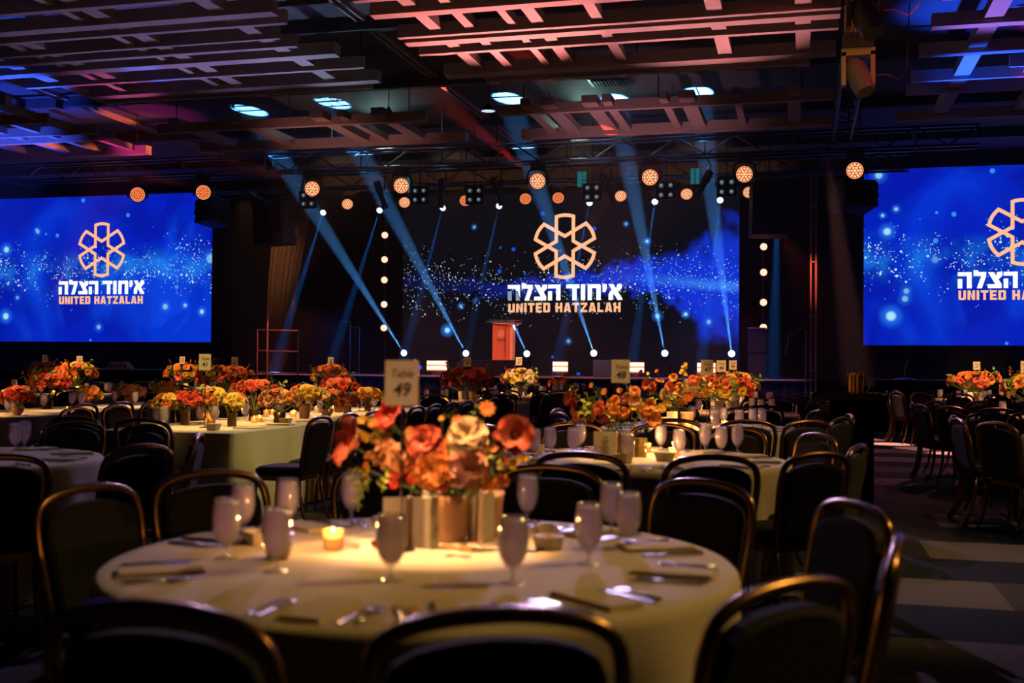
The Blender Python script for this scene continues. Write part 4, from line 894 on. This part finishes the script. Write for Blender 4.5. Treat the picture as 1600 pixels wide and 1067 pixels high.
# ---- table forty-nine ----------------------------------------------------------
C49 = (-1.09, 3.17); K49 = 'table forty-nine'
round_table(C49, 'large front round table with number forty-nine and an ivory cloth', .4)
def ring(c, r, degs, tk, near=True):
    for d in degs:
        rr = r[degs.index(d)] if isinstance(r, (list, tuple)) else r
        x, y = c[0]+rr*math.cos(math.radians(d)), c[1]+rr*math.sin(math.radians(d)); chair(x, y, c, tk, c, near)
def chair_at(bx, by, face, tk, c, near=True):   # bx,by: where the top of the back stands
    d = (Vector(face)-Vector((bx, by))).normalized(); chair(bx+d.x*.29, by+d.y*.29, face, tk, c, near)
for bx, by in ((-.52, 1.93), (-1.13, 1.80), (-.02, 2.36), (.24, 3.02), (.17, 3.80), (-.36, 4.32), (-1.05, 4.72), (-1.75, 4.62), (-2.28, 4.02), (-2.42, 3.42), (-2.2, 2.3)): chair_at(bx, by, C49, K49, C49)
for a in (-90, -65, -37, -3, 30, 58, 88, 118, 143, 170, 215): setting(C49, math.radians(a), K49)
for x, y in ((-1.64, 2.99), (-1.41, 2.85), (-1.06, 2.82), (-.74, 2.88), (-.6, 3.22), (-.53, 3.53), (-.63, 3.8), (-.97, 3.98), (-1.72, 3.56), (-1.60, 3.84), (-1.8, 3.39)): goblet(x, y, K49, C49)
candle(-1.41, 3.24, K49, C49, 3)
for x, y in ((-.77, 3.44), (-.83, 3.66), (-1.68, 3.26), (-1.5, 3.05)):
    o = inst('square_bowl', BOWLM, loc=(x, y, .7505), rot=(0, 0, x*5)); reg(o, K49, C49, 'small square ivory bowl', 'bowl', 'square bowls on table forty-nine')
p_ = aty(628, 563, 3.28); sign(p_.x, 3.28, p_.z, '49', 'blurred amber table number card reading forty-nine on a tall thin stem', -.1)
ca = aty(617, 850, 3.30); menu_card(ca.x, 3.30, .25, 'white menu card standing at the left of the vases on table forty-nine', .16, .075, False)
ca = aty(654, 852, 3.33); menu_card(ca.x, 3.33, -.2, 'wider white menu card touching the peach vase on table forty-nine', .16, .085, False)
ca = aty(742, 845, 3.52); menu_card(ca.x, 3.52, -.5, 'white menu card half hidden at the right of the peach vase on table forty-nine', .16, .075, False)
V49 = atz(697, 848, .7505); t = bouquet((V49.x, V49.y+.05), 'lush blurred arrangement of coral, orange and peach blooms on table forty-nine', [('peach', 0, 0), ('peach', .085, .12), ('white', -.1, .16)])
F49 = [('poppy', 'coral', 542, 689, .075), ('poppy', 'red', 606, 648, .052), ('spray', 'yellow', 583, 662, .05), ('spray', 'yellow', 576, 680, .05), ('spray', 'orange', 600, 672, .05), ('spray', 'peach', 612, 704, .06), ('spray', 'peach', 603, 722, .05),
       ('rose', 'coral', 660, 690, .055), ('rose', 'coral', 673, 684, .04), ('rose', 'orange', 675, 733, .062), ('rose', 'cream', 731, 678, .058), ('rose', 'peach', 748, 690, .035), ('rose', 'blush', 731, 730, .062), ('poppy', 'coral', 806, 678, .055),
       ('ranunculus', 'coral', 778, 681, .022), ('ranunculus', 'orange', 714, 657, .021), ('ranunculus', 'yellow', 690, 654, .012), ('daisy', 'orange', 761, 639, .028), ('rose', 'burgundy', 702, 715, .045), ('rose', 'red', 640, 738, .04),
       ('daisy', 'orange', 763, 757, .028), ('daisy', 'orange', 783, 752, .028), ('daisy', 'orange', 738, 762, .026), ('daisy', 'orange', 573, 733, .028), ('poppy', 'red', 618, 748, .035), ('spray', 'yellow', 799, 724, .035), ('spray', 'yellow', 815, 718, .035),
       ('ranunculus', 'peach', 793, 702, .014), ('rose', 'burgundy', 783, 722, .028), ('daisy', 'orange', 646, 740, .024), ('rose', 'orange', 688, 704, .026), ('ranunculus', 'peach', 753, 702, .018), ('rose', 'coral', 650, 706, .035),
       ('daisy', 'orange', 640, 676, .022), ('rose', 'orange', 625, 728, .035), ('rose', 'peach', 617, 716, .04), ('ranunculus', 'orange', 700, 688, .024), ('spray', 'orange', 770, 705, .04), ('spray', 'orange', 590, 715, .045), ('rose', 'red', 690, 755, .03), ('rose', 'burgundy', 655, 715, .04), ('poppy', 'red', 716, 748, .03)]
tops = []
for i, (k, cl_, x, y, s) in enumerate(F49):
    Y = V49.y+.05+[-.1, -.05, 0, .04, -.08][i % 5]*(1.0 if s < .05 else .3)-(.13 if s >= .055 else 0); p = aty(x, y, Y); rel = (p-Vector((V49.x, V49.y, .98))); n = Vector((rel.x, -.26-.1*(i % 2), rel.z*.7+.05))
    bloom(t, k, cl_, p, s*(1.12 if s > .05 else 1), n.normalized()); tops.append(p)
stalks(t, tops, .12)
for i, (x, y, s, lm) in enumerate(((702, 692, .5, 1), (708, 705, .5, 1), (575, 745, .6, 1), (597, 745, .6, 1), (760, 730, .6, 0), (765, 700, .8, 0), (640, 755, .7, 0), (700, 760, .8, 0), (790, 690, .7, 0), (585, 700, .8, 0), (625, 690, .8, 0), (720, 665, .7, 0), (735, 655, .6, 0), (568, 755, .7, 1), (560, 775, .6, 1), (792, 712, .5, 1), (670, 765, .8, 0), (640, 700, .8, 0), (775, 740, .7, 0))):
    p = aty(x, y, V49.y+.04*(i % 3)); inst('leaf_sprig', LEAFM[i % 3], t, p-t.location+Vector((0, 0, -.05)), (random.uniform(-.8, .8), random.uniform(-.8, .8), i), s, M_lime if lm else M_leaf)
for i, (x, y) in enumerate(((703, 856), (725, 858), (744, 848), (590, 852))):
    p = atz(x, y, .772); o = inst('fallen_bloom', FLM['daisy'][0], loc=p, rot=(.3*i, .2, i), scale=.024, mats=FLW['orange' if i < 3 else 'red']); reg(o, K49, C49, 'small orange bloom lying on the cloth', 'flower', 'fallen blooms on table forty-nine')
# ---- table forty-eight ----------------------------------------------------------
C48 = (-.98, 6.9); K48 = 'table forty-eight'; round_table(C48, 'second round table with number forty-eight, its right edge at the aisle', 1.1)
for bx, by in ((-1.06, 5.43), (-.42, 5.5), (.08, 5.87), (.31, 6.55), (.1, 7.55), (-.45, 8.1), (-1.0, 8.3), (-1.65, 8.15), (-2.2, 7.6), (-2.35, 6.9), (-2.1, 6.15)): chair_at(bx, by, C48, K48, C48)
for a in (-88, -60, -30, 0, 30, 60, 90, 120, 150, 180, 210, 240): setting(C48, math.radians(a), K48)
for x, y in ((-.92, 7.55), (-.74, 7.0), (-.63, 7.6), (-.51, 7.4), (-.42, 7.63), (-1.0, 6.6), (-1.4, 6.96), (-1.61, 6.78), (-1.45, 7.44), (-1.55, 6.95)): goblet(x, y, K48, C48)
candle(-1.0, 7.42, K48, C48, 4); candle(-.78, 7.05, K48, C48, 4)
for x, y in ((-1.68, 7.1), (-1.25, 6.85), (-.8, 6.75), (-1.02, 6.55)):
    o = inst('square_bowl', BOWLM, loc=(x, y, .7505), rot=(0, 0, x*5), scale=1.25); reg(o, K48, C48, 'small square ivory bowl', 'bowl', 'square bowls on table forty-eight')
p_ = aty(970, 562, 6.72); sign(p_.x, 6.72, p_.z, '48', 'amber table number card reading forty-eight on a tall thin stem')
ca = aty(945, 711, 6.68); menu_card(ca.x, 6.68, .1, 'cream menu card with faint print standing below the flowers on table forty-eight', .175, .135)
t = bouquet((-1.06, 6.98), 'loose orange and green arrangement behind the cream menu card on table forty-eight', [('glass', 0, 0), ('glass', .08, .02), ('peach', -.1, .05)])
for i, (k, cl_, x, y, s) in enumerate([('poppy', 'coral', 888, 622, .05), ('poppy', 'red', 897, 630, .045), ('rose', 'orange', 958, 630, .055), ('rose', 'coral', 935, 637, .05), ('rose', 'orange', 992, 612, .04), ('daisy', 'orange', 944, 612, .025), ('daisy', 'orange', 968, 610, .02), ('daisy', 'orange', 924, 602, .02),
        ('rose', 'peach', 950, 654, .06), ('rose', 'orange', 975, 645, .04), ('rose', 'peach', 993, 628, .045), ('rose', 'orange', 1012, 645, .045), ('poppy', 'orange', 1022, 655, .05), ('spray', 'yellow', 905, 645, .06), ('spray', 'yellow', 915, 655, .05), ('rose', 'orange', 898, 655, .035), ('spray', 'orange', 1000, 640, .05),
        ('rose', 'coral', 980, 622, .04), ('rose', 'burgundy', 942, 655, .04), ('spray', 'yellow', 990, 640, .05), ('rose', 'orange', 925, 650, .035), ('poppy', 'orange', 1015, 632, .04), ('rose', 'orange', 960, 642, .045), ('spray', 'yellow', 1030, 640, .06), ('spray', 'yellow', 1040, 632, .05)]):
    p = aty(x, y, 6.98+.05*((i % 3)-1)); rel = p-Vector((-1.06, 6.98, 1.05)); bloom(t, k, cl_, p, s, Vector((rel.x, -.3, rel.z*.6+.06)).normalized())
for i, (x, y, s) in enumerate(((905, 628, 1), (912, 640, 1), (920, 622, 1), (930, 630, .9), (975, 660, 1), (985, 655, 1), (1000, 655, .9), (945, 668, .9), (985, 612, .8), (912, 612, .8), (965, 668, .9), (1005, 625, .8))):
    p = aty(x, y, 6.98); inst('leaf_sprig', LEAFM[i % 3], t, p-t.location+Vector((0, 0, -.07)), (random.uniform(-.8, .8), random.uniform(-.8, .8), i), s, M_lime if i % 2 else M_leaf)
stalks(t, [aty(x, y, 6.98) for x, y in ((888, 622), (944, 612), (968, 610), (924, 602), (992, 612), (958, 630), (1022, 655))])
for i, (x, y) in enumerate(((995, 702), (920, 708))):
    p = atz(x, y, .78); o = inst('fallen_bloom', FLM['rose'][0], loc=p, rot=(.3*i, .2, i), scale=.032, mats=FLW['coral']); reg(o, K48, C48, 'small orange bloom lying on the cloth', 'flower', 'fallen blooms on table forty-eight')
# ---- table forty-seven ----------------------------------------------------------
C47 = (-.92, 10.5); K47 = 'table forty-seven'; round_table(C47, 'third round table with number forty-seven behind table forty-eight', 2.1)
for bx, by in ((-1.0, 9.05), (-.42, 9.12), (.05, 9.25), (.33, 9.9), (.42, 10.7), (.2, 11.4), (-.6, 11.85), (-1.3, 11.85), (-1.95, 11.5), (-2.3, 10.6), (-2.1, 9.8)): chair_at(bx, by, C47, K47, C47)
for a in range(-90, 240, 33): setting(C47, math.radians(a), K47)
for x, y in ((-.73, 10.9), (-.45, 10.75), (-.36, 10.6), (-.84, 11.1), (-1.05, 11.1), (-.75, 10.1), (-.55, 10.3), (-1.45, 10.5), (-1.3, 10.2)): goblet(x, y, K47, C47)
candle(-.98, 10.05, K47, C47, 3); candle(-.7, 10.6, K47, C47, 3)
p_ = aty(1105, 562, 10.3); sign(p_.x, 10.3, p_.z, '47', 'dark table number card reading forty-seven in front of a glowing strobe')
ca = aty(1050, 658, 10.1); menu_card(ca.x, 10.1, .5, 'menu card leaning by the round vase on table forty-seven', .16, .1)
bowls(C47, K47, 4)
F47X = [(px, py, s, k, c_) for (px, py, s, k, c_) in ((1010, 600, .06, 'poppy', 'coral'), (1018, 604, .06, 'rose', 'coral'), (1001, 582, .035, 'ranunculus', 'orange'), (1026, 580, .025, 'ranunculus', 'orange'), (1052, 590, .045, 'poppy', 'orange'), (1067, 582, .06, 'spray', 'yellow'), (1070, 572, .05, 'spray', 'yellow'),
        (1046, 603, .055, 'rose', 'coral'), (1062, 606, .06, 'rose', 'orange'), (1078, 602, .07, 'rose', 'cream'), (1040, 616, .07, 'rose', 'peach'), (1063, 624, .065, 'rose', 'red'), (1083, 593, .05, 'rose', 'coral'), (1095, 618, .04, 'spray', 'orange'), (1107, 597, .07, 'rose', 'peach'), (1090, 590, .06, 'spray', 'orange'),
        (1113, 590, .04, 'rose', 'red'), (1030, 595, .05, 'spray', 'orange'), (1075, 620, .045, 'rose', 'orange'), (1055, 615, .05, 'spray', 'yellow'), (1100, 608, .045, 'spray', 'yellow'), (1035, 632, .05, 'spray', 'yellow'), (1088, 610, .04, 'rose', 'orange'), (1020, 615, .04, 'spray', 'yellow'), (1120, 600, .05, 'rose', 'orange'))]
t = bouquet((-1.12, 10.42), 'wide orange and peach arrangement beside the number forty-seven card', [('bowl', -.1, 0), ('peach', .1, -.1)])
for i, (x, y, s, k, c_) in enumerate(F47X):
    p = aty(x, y, 10.42+.07*((i % 3)-1)); rel = p-Vector((-1.12, 10.42, 1.05)); bloom(t, k, c_, p, s, Vector((rel.x, -.3, rel.z*.6+.06)).normalized())
stalks(t, [aty(x, y, 10.42) for x, y, *_ in F47X[:12]])
for i in range(14):
    p = aty(1005+i*8.5, 598+(i*37 % 40), 10.42); inst('leaf_sprig', LEAFM[i % 3], t, p-t.location+Vector((0, 0, -.08)), (random.uniform(-.8, .8), random.uniform(-.8, .8), i), 1.1, M_lime if i % 3 == 0 else M_leaf)
# ---- other round tables -------------------------------------------------
def far_table(c, key, label, sgn=None, cols=('orange', 'yellow', 'coral', 'peach'), n=20, w=.28, h=.26, z0=.30, vase='white', degs=None, seed=1, gob=8, flabel=None, full=True, signlabel=None, near=False):
    round_table(c, label, seed)
    ring(c, 1.2, degs or [(-90+seed*7+k*36) for k in range(10)], key, near)
    rr = random.Random(seed)
    for k in range(gob):
        a = 2*math.pi*(k+.3)/gob+rr.uniform(-.15, .15); r_ = rr.uniform(.52, .66); goblet(c[0]+r_*math.cos(a), c[1]+r_*math.sin(a), key, c)
    for k in range(8): setting(c, 2*math.pi*k/8+.1, key, cut=False)
    candle(c[0]-.25, c[1]-.22, key, c, 2.5); candle(c[0]+.27, c[1]-.18, key, c, 0)
    if sgn: 
        Y = c[1]-.1; p = aty(sgn[0], sgn[1], Y); sign(p.x, Y, p.z, sgn[2], signlabel or f'number card above the flowers of {key}')
    t = bouquet(c, flabel or f'arrangement of {cols[0]} and {cols[1]} blooms in the middle of {key}', [(vase, -.08, 0), (vase, .1, -.03)])
    dome(t, w, h*.72, z0-.03, n, cols, (.055, .085), seed=seed, leaves=8, sprays=4)
    ca = menu_card(c[0]-.02, c[1]-.2, .3*math.sin(seed), f'small white menu card standing under the flowers on {key}', .15, .1)
far_table((-.95, 13.85), 'table forty-six', 'fourth round table with number forty-six behind table forty-seven', (1127, 563, '46'), ('orange', 'coral', 'yellow', 'red'), 30, .36, .24, .30, seed=3, signlabel='bright table number card reading forty-six, next to the one reading forty-five')
far_table((-1.0, 17.3), 'table forty-five', 'fifth round table with number forty-five, last of the row nearest the stage', (1145, 563, '45'), ('coral', 'orange', 'yellow', 'peach'), 30, .36, .26, .30, seed=4, signlabel='bright table number card reading forty-five, rightmost of the pair before the stage')
far_table((-4.9, 16.2), 'table twenty', 'round table with number twenty and dark red flowers', (730, 558, '20'), ('burgundy', 'red', 'burgundy'), 40, .40, .26, .34, 'peach', seed=5, signlabel='dim table number card reading twenty over dark red flowers')
far_table((-4.85, 19.2), 'table twenty-three', 'round table with number twenty-three before the lectern', (811, 558, '23'), ('yellow', 'orange', 'cream', 'burgundy'), 30, .32, .26, .32, seed=6, signlabel='bright table number card reading twenty-three below the lectern')
far_table((-8.45, 19.2), 'table twenty-two', 'round table with number twenty-two left of the middle', (517, 558, '22'), ('orange', 'yellow', 'coral'), 28, .36, .28, .34, seed=7)
far_table((-8.8, 16.0), 'table thirty-two', 'round table with number thirty-two behind the long table', (367, 558, '32'), ('coral', 'orange', 'orange'), 34, .5, .3, .3, seed=8, signlabel='dim table number card reading thirty-two over orange-red flowers')
far_table((-11.5, 19.2), 'table twenty-seven', 'round table with number twenty-seven under the left screen corner', (285, 557, '27'), ('orange', 'coral', 'yellow'), 30, .36, .28, .34, seed=9)
far_table((-11.7, 16.2), 'table thirty', 'round table with number thirty behind the left long table', (124.5, 556, '30'), ('yellow', 'orange', 'coral'), 32, .38, .30, .34, seed=10)
far_table((-14.7, 19.4), 'table twenty-eight', 'dim round table with dark flowers at the far left', (70, 554.5, '28'), ('burgundy', 'red', 'burgundy'), 22, .34, .3, .34, 'dark', seed=11, signlabel='tiny dim table number card above dark flowers at the far left')
far_table((2.75, 10.4), 'the front right table', 'nearest round table beyond the aisle on the right', None, ('orange', 'yellow', 'coral'), 20, .3, .22, .3, degs=[188, 212, 236, 262, 290, 140, 165, 115, 90], seed=12, near=True)
far_table((2.75, 14.1), 'table fifty-seven', 'second round table beyond the aisle on the right', (1603, 564, '57'), ('yellow', 'orange', 'peach', 'coral'), 44, .50, .27, .34, degs=[170, 195, 218, 240, 265, 290, 140, 110, 80], seed=13, signlabel='table number card cut off by the right edge of the picture')
far_table((2.93, 21.0), 'table thirty-seven', 'third round table beyond the aisle on the right, with number thirty-seven', (1526, 565, '37'), ('orange', 'coral', 'orange'), 40, .46, .25, .34, degs=[180, 204, 228, 252, 276, 300, 150, 120, 90], seed=14)
far_table((-4.86, 22.6), 'the dim table before the stage', 'dim round table between table twenty-three and the stage', None, ('burgundy', 'red'), 8, .2, .14, .2, 'dark', seed=15)
# aisle-side chairs seen between the table rows
# ---- round table at the left edge ---------------------------------------
CL = (-4.88, 5.48); KL = 'the left-edge round table'; round_table(CL, 'round table cut off by the left edge of the picture', .9)
for bx, by in ((-4.28, 6.75), (-3.5, 6.05), (-3.3, 5.12), (-3.55, 4.35), (-5.05, 7.0), (-4.3, 3.9), (-5.9, 6.6)): chair_at(bx, by, CL, KL, CL)
for a in (-60, -25, 10, 45, 80, 120): setting(CL, math.radians(a), KL)
for px, py in ((24, 705), (38, 700)):
    p = atz(px, py, .75); goblet(p.x, p.y, KL, CL)
# ---- long tables ---------------------------------------------------------
KA = 'long table forty-one'; LA_C = (-5.05, 11.0)
long_table(-5.65, -4.45, 8.2, 13.8, 'long ivory-covered table with number forty-one and a row of flower vases', 1)
for i in range(10): chair(-4.02, 8.32+i*.58, (-4.9, 8.32+i*.58), KA, LA_C, i < 6)
for i in range(8): chair(-6.1, 8.85+i*.62, (-5.2, 8.85+i*.62), KA, LA_C, i < 5)
chair(-5.35, 7.72, (-5.3, 9), KA, LA_C); chair(-4.78, 7.70, (-4.8, 9), KA, LA_C)
p_ = aty(320.5, 553, 8.75); sign(p_.x, 8.75, p_.z, '41', 'yellow-lit table number card reading forty-one on the long table')
BQ = [(255, 622, 8.9, 'glass', ('orange', 'yellow'), .10, 'low orange bunch in a glass vase at the near left corner of the long table'), (290, 618, 9.0, 'glass', ('orange', 'orange', 'red'), .11, 'orange bunch second from the near left corner of the long table'),
      (330, 612, 9.2, 'glass', ('peach', 'yellow', 'orange'), .13, 'peach and yellow bunch behind two frosted goblets on the long table'), (363, 622, 9.0, 'glass', ('yellow', 'orange'), .09, 'small yellow-orange bunch beside the peach one on the long table'),
      (398, 600, 9.9, 'dark', ('coral', 'red', 'coral'), .17, 'large red-orange bunch in a dark vase on the long table'), (437, 616, 9.7, 'dark', ('orange', 'coral', 'peach'), .15, 'orange-pink bunch right of the dark vase on the long table'),
      (476, 608, 10.5, 'peach', ('yellow', 'orange', 'yellow'), .13, 'bright yellow bunch in a peach vase on the long table'), (511, 613, 10.8, 'bowl', ('peach', 'coral', 'orange'), .13, 'peach bunch in a round peach bowl on the long table'),
      (543, 622, 11.0, 'glass', ('orange', 'coral'), .10, 'small orange bunch low beside the round bowl on the long table'), (530, 596, 12.0, 'peach', ('coral', 'red', 'coral'), .16, 'tall coral bunch rising behind the round bowl on the long table'),
      (575, 611, 12.4, 'glass', ('yellow', 'orange', 'orange'), .13, 'yellow-orange bunch towards the far end of the long table')]
for i, (x, y, Y, v, cols, w, lb) in enumerate(BQ):
    p = aty(x, y, Y); q = Vector((min(max(p.x, -5.5), -4.6), Y)); t = bouquet(q, lb, v, group='bunches along the long table')
    z0 = max(.13, p.z-.75-.03); dome(t, w*1.35, .075, z0-.02, 20, cols, (.05, .066), ('rose', 'rose', 'ranunculus'), seed=20+i, leaves=4, sprays=0)
for px, py in ((245, 664), (313, 663), (335, 664), (383, 655), (436, 655), (500, 645), (483, 650), (562, 642), (585, 640), (600, 640), (256, 668)):
    p = atz(px, py, .75); goblet(min(max(p.x, -5.6), -4.5), max(8.3, p.y), KA, LA_C)
for i, (px, py) in enumerate(((324, 663), (397, 661), (405, 659), (416, 649), (426, 648), (459, 650), (458, 651), (494, 643), (365, 655), (520, 643), (545, 641))):
    p = atz(px, py, .75); candle(min(max(p.x, -5.6), -4.5), max(8.28, p.y), KA, LA_C, 1.8 if i % 2 == 0 else 0)
for i in range(4):
    for sx, xx in ((0, -4.45), (1, -5.65)):
        y = 8.75+i*.62; s_ = -1 if sx == 0 else 1
        for nm, me, dy, ph in (('napkin', NAP, 0, 'folded ivory napkin'), ('knife', KN, .1, 'table knife')):
            o = inst(nm, me, loc=(xx+s_*.04, y+dy, .7508), rot=(0, 0, math.pi/2*(1 if sx == 0 else -1))); reg(o, KA, LA_C, ph, 'napkin' if nm == 'napkin' else 'cutlery', ph+'s on the long table')
for i, (x, y) in enumerate(((-5.35, 8.3), (-4.75, 8.32), (-4.62, 9.4))):
    o = inst('square_bowl', BOWLM, loc=(x, y+.1, .7505), scale=1.3); reg(o, KA, LA_C, 'small square ivory bowl', 'bowl', 'square bowls on the long table')
KB = 'the left long table'; LB_C = (-8.2, 11.8)
long_table(-8.85, -7.6, 9.3, 14.4, 'second long ivory-covered table further left, cut by the picture edge', 2)
for i in range(6): chair(-7.18, 9.7+i*.62, (-8, 9.7+i*.62), KB, LB_C, i < 3)
chair(-7.9, 8.85, (-7.9, 10), KB, LB_C); chair(-8.5, 8.85, (-8.5, 10), KB, LB_C, False)
BQ2 = [(28, 612, 9.9, 'bowl', ('red', 'coral', 'red'), .13, 'low dark red bunch at the near end of the left long table'), (75, 593, 11.3, 'dark', ('coral', 'red', 'coral'), .2, 'large red-orange bunch above green leaves on the left long table'), (112, 612, 12.3, 'glass', ('yellow', 'orange'), .14, 'small yellow bunch on the left long table'),
       (145, 607, 13.2, 'bowl', ('coral', 'peach', 'orange'), .17, 'coral and peach bunch in a round bowl on the left long table'), (187, 602, 14.1, 'glass', ('yellow', 'yellow', 'orange'), .14, 'yellow bunch at the far end of the left long table')]
for i, (x, y, Y, v, cols, w, lb) in enumerate(BQ2):
    p = aty(x, y, Y); q = Vector((min(max(p.x, -8.7), -7.75), Y)); t = bouquet(q, lb, v, group='bunches along the left long table')
    dome(t, w*1.25, .10, max(.13, p.z-.75-.05), 22, cols, (.055, .075), ('rose', 'rose', 'ranunculus'), seed=40+i, leaves=5, sprays=0)
for px, py in ((12, 640), (22, 642), (68, 634), (112, 630), (127, 631), (170, 625), (211, 628), (204, 652)):
    p = atz(px, py+6, .75); goblet(min(max(p.x, -8.75), -7.7), min(max(9.4, p.y), 14.2), KB, LB_C)
for i, (x, y) in enumerate(((-8.1, 9.5), (-7.75, 10.6), (-7.8, 12.4), (-7.75, 13.4), (-8.4, 9.6))): candle(x, y, KB, LB_C, 2 if i % 2 == 0 else 0)
# ---- service station in the aisle ---------------------------------------
t = thing('service_station', (.46, 11.55, 0), 'tall black-draped service stand in the aisle carrying a brass pitcher', 'stand')
g = [[(-.2+.4*i/40, -.35+.012*math.sin(i*1.3), z) for i in range(41)] for z in (.01, 1.0)]
inst('drape', MB().box(-.2, .2, -.33, .35, .01, 1.0).grid(g).mesh('drape', M_blackfab), t)
inst('tray', MB().box(-.38, .32, -.42, .42, 1.0, 1.015).box(-.38, .32, -.42, -.40, 1.015, 1.06).box(-.38, .32, .40, .42, 1.015, 1.06).box(-.38, -.36, -.42, .42, 1.015, 1.06).box(.30, .32, -.42, .42, 1.015, 1.06).mesh('tray', M_black), t)
t = thing('pitcher', (.50, 11.35, 1.016), 'ribbed brass water pitcher standing on the black service stand', 'pitcher')
vs = []; n = 28
for r_, z in ((.062, 0), (.066, .02), (.068, .22), (.072, .25), (.066, .25), (.06, .03), (.001, .03)):
    for k in range(n): w = 2*math.pi*k/n; q = r_*(1+(.035 if .01 < z < .24 else 0)*math.cos(w*14)); vs.append((q*math.cos(w), q*math.sin(w), z))
b = MB().add(vs, [(i*n+k, i*n+(k+1) % n, (i+1)*n+(k+1) % n, (i+1)*n+k) for i in range(6) for k in range(n)])
inst('body', b.mesh('body', M_gold), t)
inst('handle', MB().tube([(.065, 0, .21), (.11, 0, .22), (.13, 0, .16), (.115, 0, .08), (.07, 0, .04)], .007, 6).mesh('handle', M_gold, True), t)
inst('spout', MB().add([(-.07, -.02, .25), (-.07, .02, .25), (-.095, 0, .262), (-.066, 0, .19)], [(0, 1, 2), (0, 2, 3), (2, 1, 3), (0, 3, 1)]).mesh('spout', M_gold), t)
o = inst('folded_napkin', NAP, loc=(.72, 11.3, 1.062), rot=(0, 0, .6)); tag(o, 'yellow-lit folded napkin on the edge of the black service stand', 'napkin')
t = thing('bar_table', (2.6, 24.2, 0), 'low black-draped table near the stage on the right', 'table')
inst('drape', MB().box(-1.2, 1.4, -.4, .4, .01, 1.04).mesh('drape', M_blackfab), t); inst('top', MB().box(-1.22, 1.42, -.42, .42, 1.04, 1.06).mesh('top', mat('grey_edge', (.1, .1, .12), .5)), t)
t = thing('drinks_dispenser', (2.02, 24.1, 1.06), 'small silver tap on the black table at the right', 'tap'); inst('stem', MB().tube([(0, 0, 0), (0, 0, .25), (.06, 0, .36), (.05, 0, .42)], .02, 6).mesh('stem', M_steel), t); inst('base', MB().lathe([(.2, 0), (.18, .02), (.03, .03)], 14).mesh('base', M_steel), t)
# ------------------------------------------------------------------ table pin spots (warm, from ceiling tracks) and added flower fills
def pin(x, y, p=260, ang=11, col=(1, .52, .17), off=(.3, -3.0), wide=30, wang=30):
    spot((x+off[0], y+off[1], 6.2), (x, y, 1.0), col, p, ang, .8, .04)
    if wide: spot((x-off[0]*2, y-.4, 6.2), (x, y, .8), col, wide, wang, .8, .05)
pin(V49.x-.02, V49.y-.1, 3800, 9, (1, .54, .23), (-.5, .05), 75, 23)
spot((-2.2, .6, 4.6), (V49.x, V49.y-.1, .95), (1, .55, .28), 330, 6.5, .6, .04)  # added front fill on the nearest flowers, not a ceiling pin
spot((-2.8, 3.2, 5.6), (-1.05, 6.95, 1.02), (1, .58, .2), 380, 8, .7, .04)  # added front fill for the second table's flowers
spot((-2.8, 6.8, 5.8), (-1.12, 10.4, 1.05), (1, .55, .2), 420, 9, .7, .04)  # added front fill for the third table's flowers
pin(-1.03, 6.85, 1500, 10, (1, .62, .22), (.3, -.5), 70, 26)
pin(-1.0, 10.35, 3200, 12, (1, .52, .18), (.2, .1), 60, 28)
pin(-.95, 13.85, 1900, 12); pin(-1.0, 17.3, 1900, 12); pin(-4.9, 16.2, 130, 10); pin(-4.85, 19.2, 2800, 10, (1, .62, .28)); pin(-8.45, 19.2, 1100, 12)
pin(-8.8, 16.0, 800, 13, off=(.3, -.6)); pin(-11.5, 19.2, 2200, 11); pin(-11.7, 16.2, 2400, 12); pin(-14.7, 19.4, 90, 12); pin(2.75, 10.4, 110, 12); pin(2.75, 14.1, 2200, 14, (1, .55, .2)); pin(2.93, 21.0, 3000, 14, (1, .55, .2))
for y in (8.7, 9.6, 10.6, 11.6, 12.7): pin(-5.05, y, 1900, 13, (1, .66, .22), (.6, -1.3), 60, 30)
spot((-1.5, 9.0, 6.1), (-4.6, 8.9, .6), (.95, .8, .25), 800, 16, .7, .05)
for y in (9.9, 11.0, 12.2, 13.6): pin(-8.15, y, 2000, 12, (1, .55, .18), (.4, -1.3), 40, 30)
pin(-4.6, 5.6, 40, 24, (.9, .7, .45), (1, 1), 22, 40)
# added unseen spots for golden glints on the chair rails; lilac from the stage side
spot((4.2, 5.5, 5.6), (.1, 3.2, .9), (1, .62, .16), 700, 36, .9, .35)
spot((5.0, 8, 5.6), (.3, 8, .9), (1, .6, .15), 600, 44, .9, .35)
spot((-4, 20.2, 6.0), (-1.2, 6.5, .8), (.68, .48, .95), 2000, 40, .9, .10)
spot((-10, 20.2, 6.0), (-5, 9, .8), (.7, .5, 1), 650, 46, .9, .10)
finish_labels()
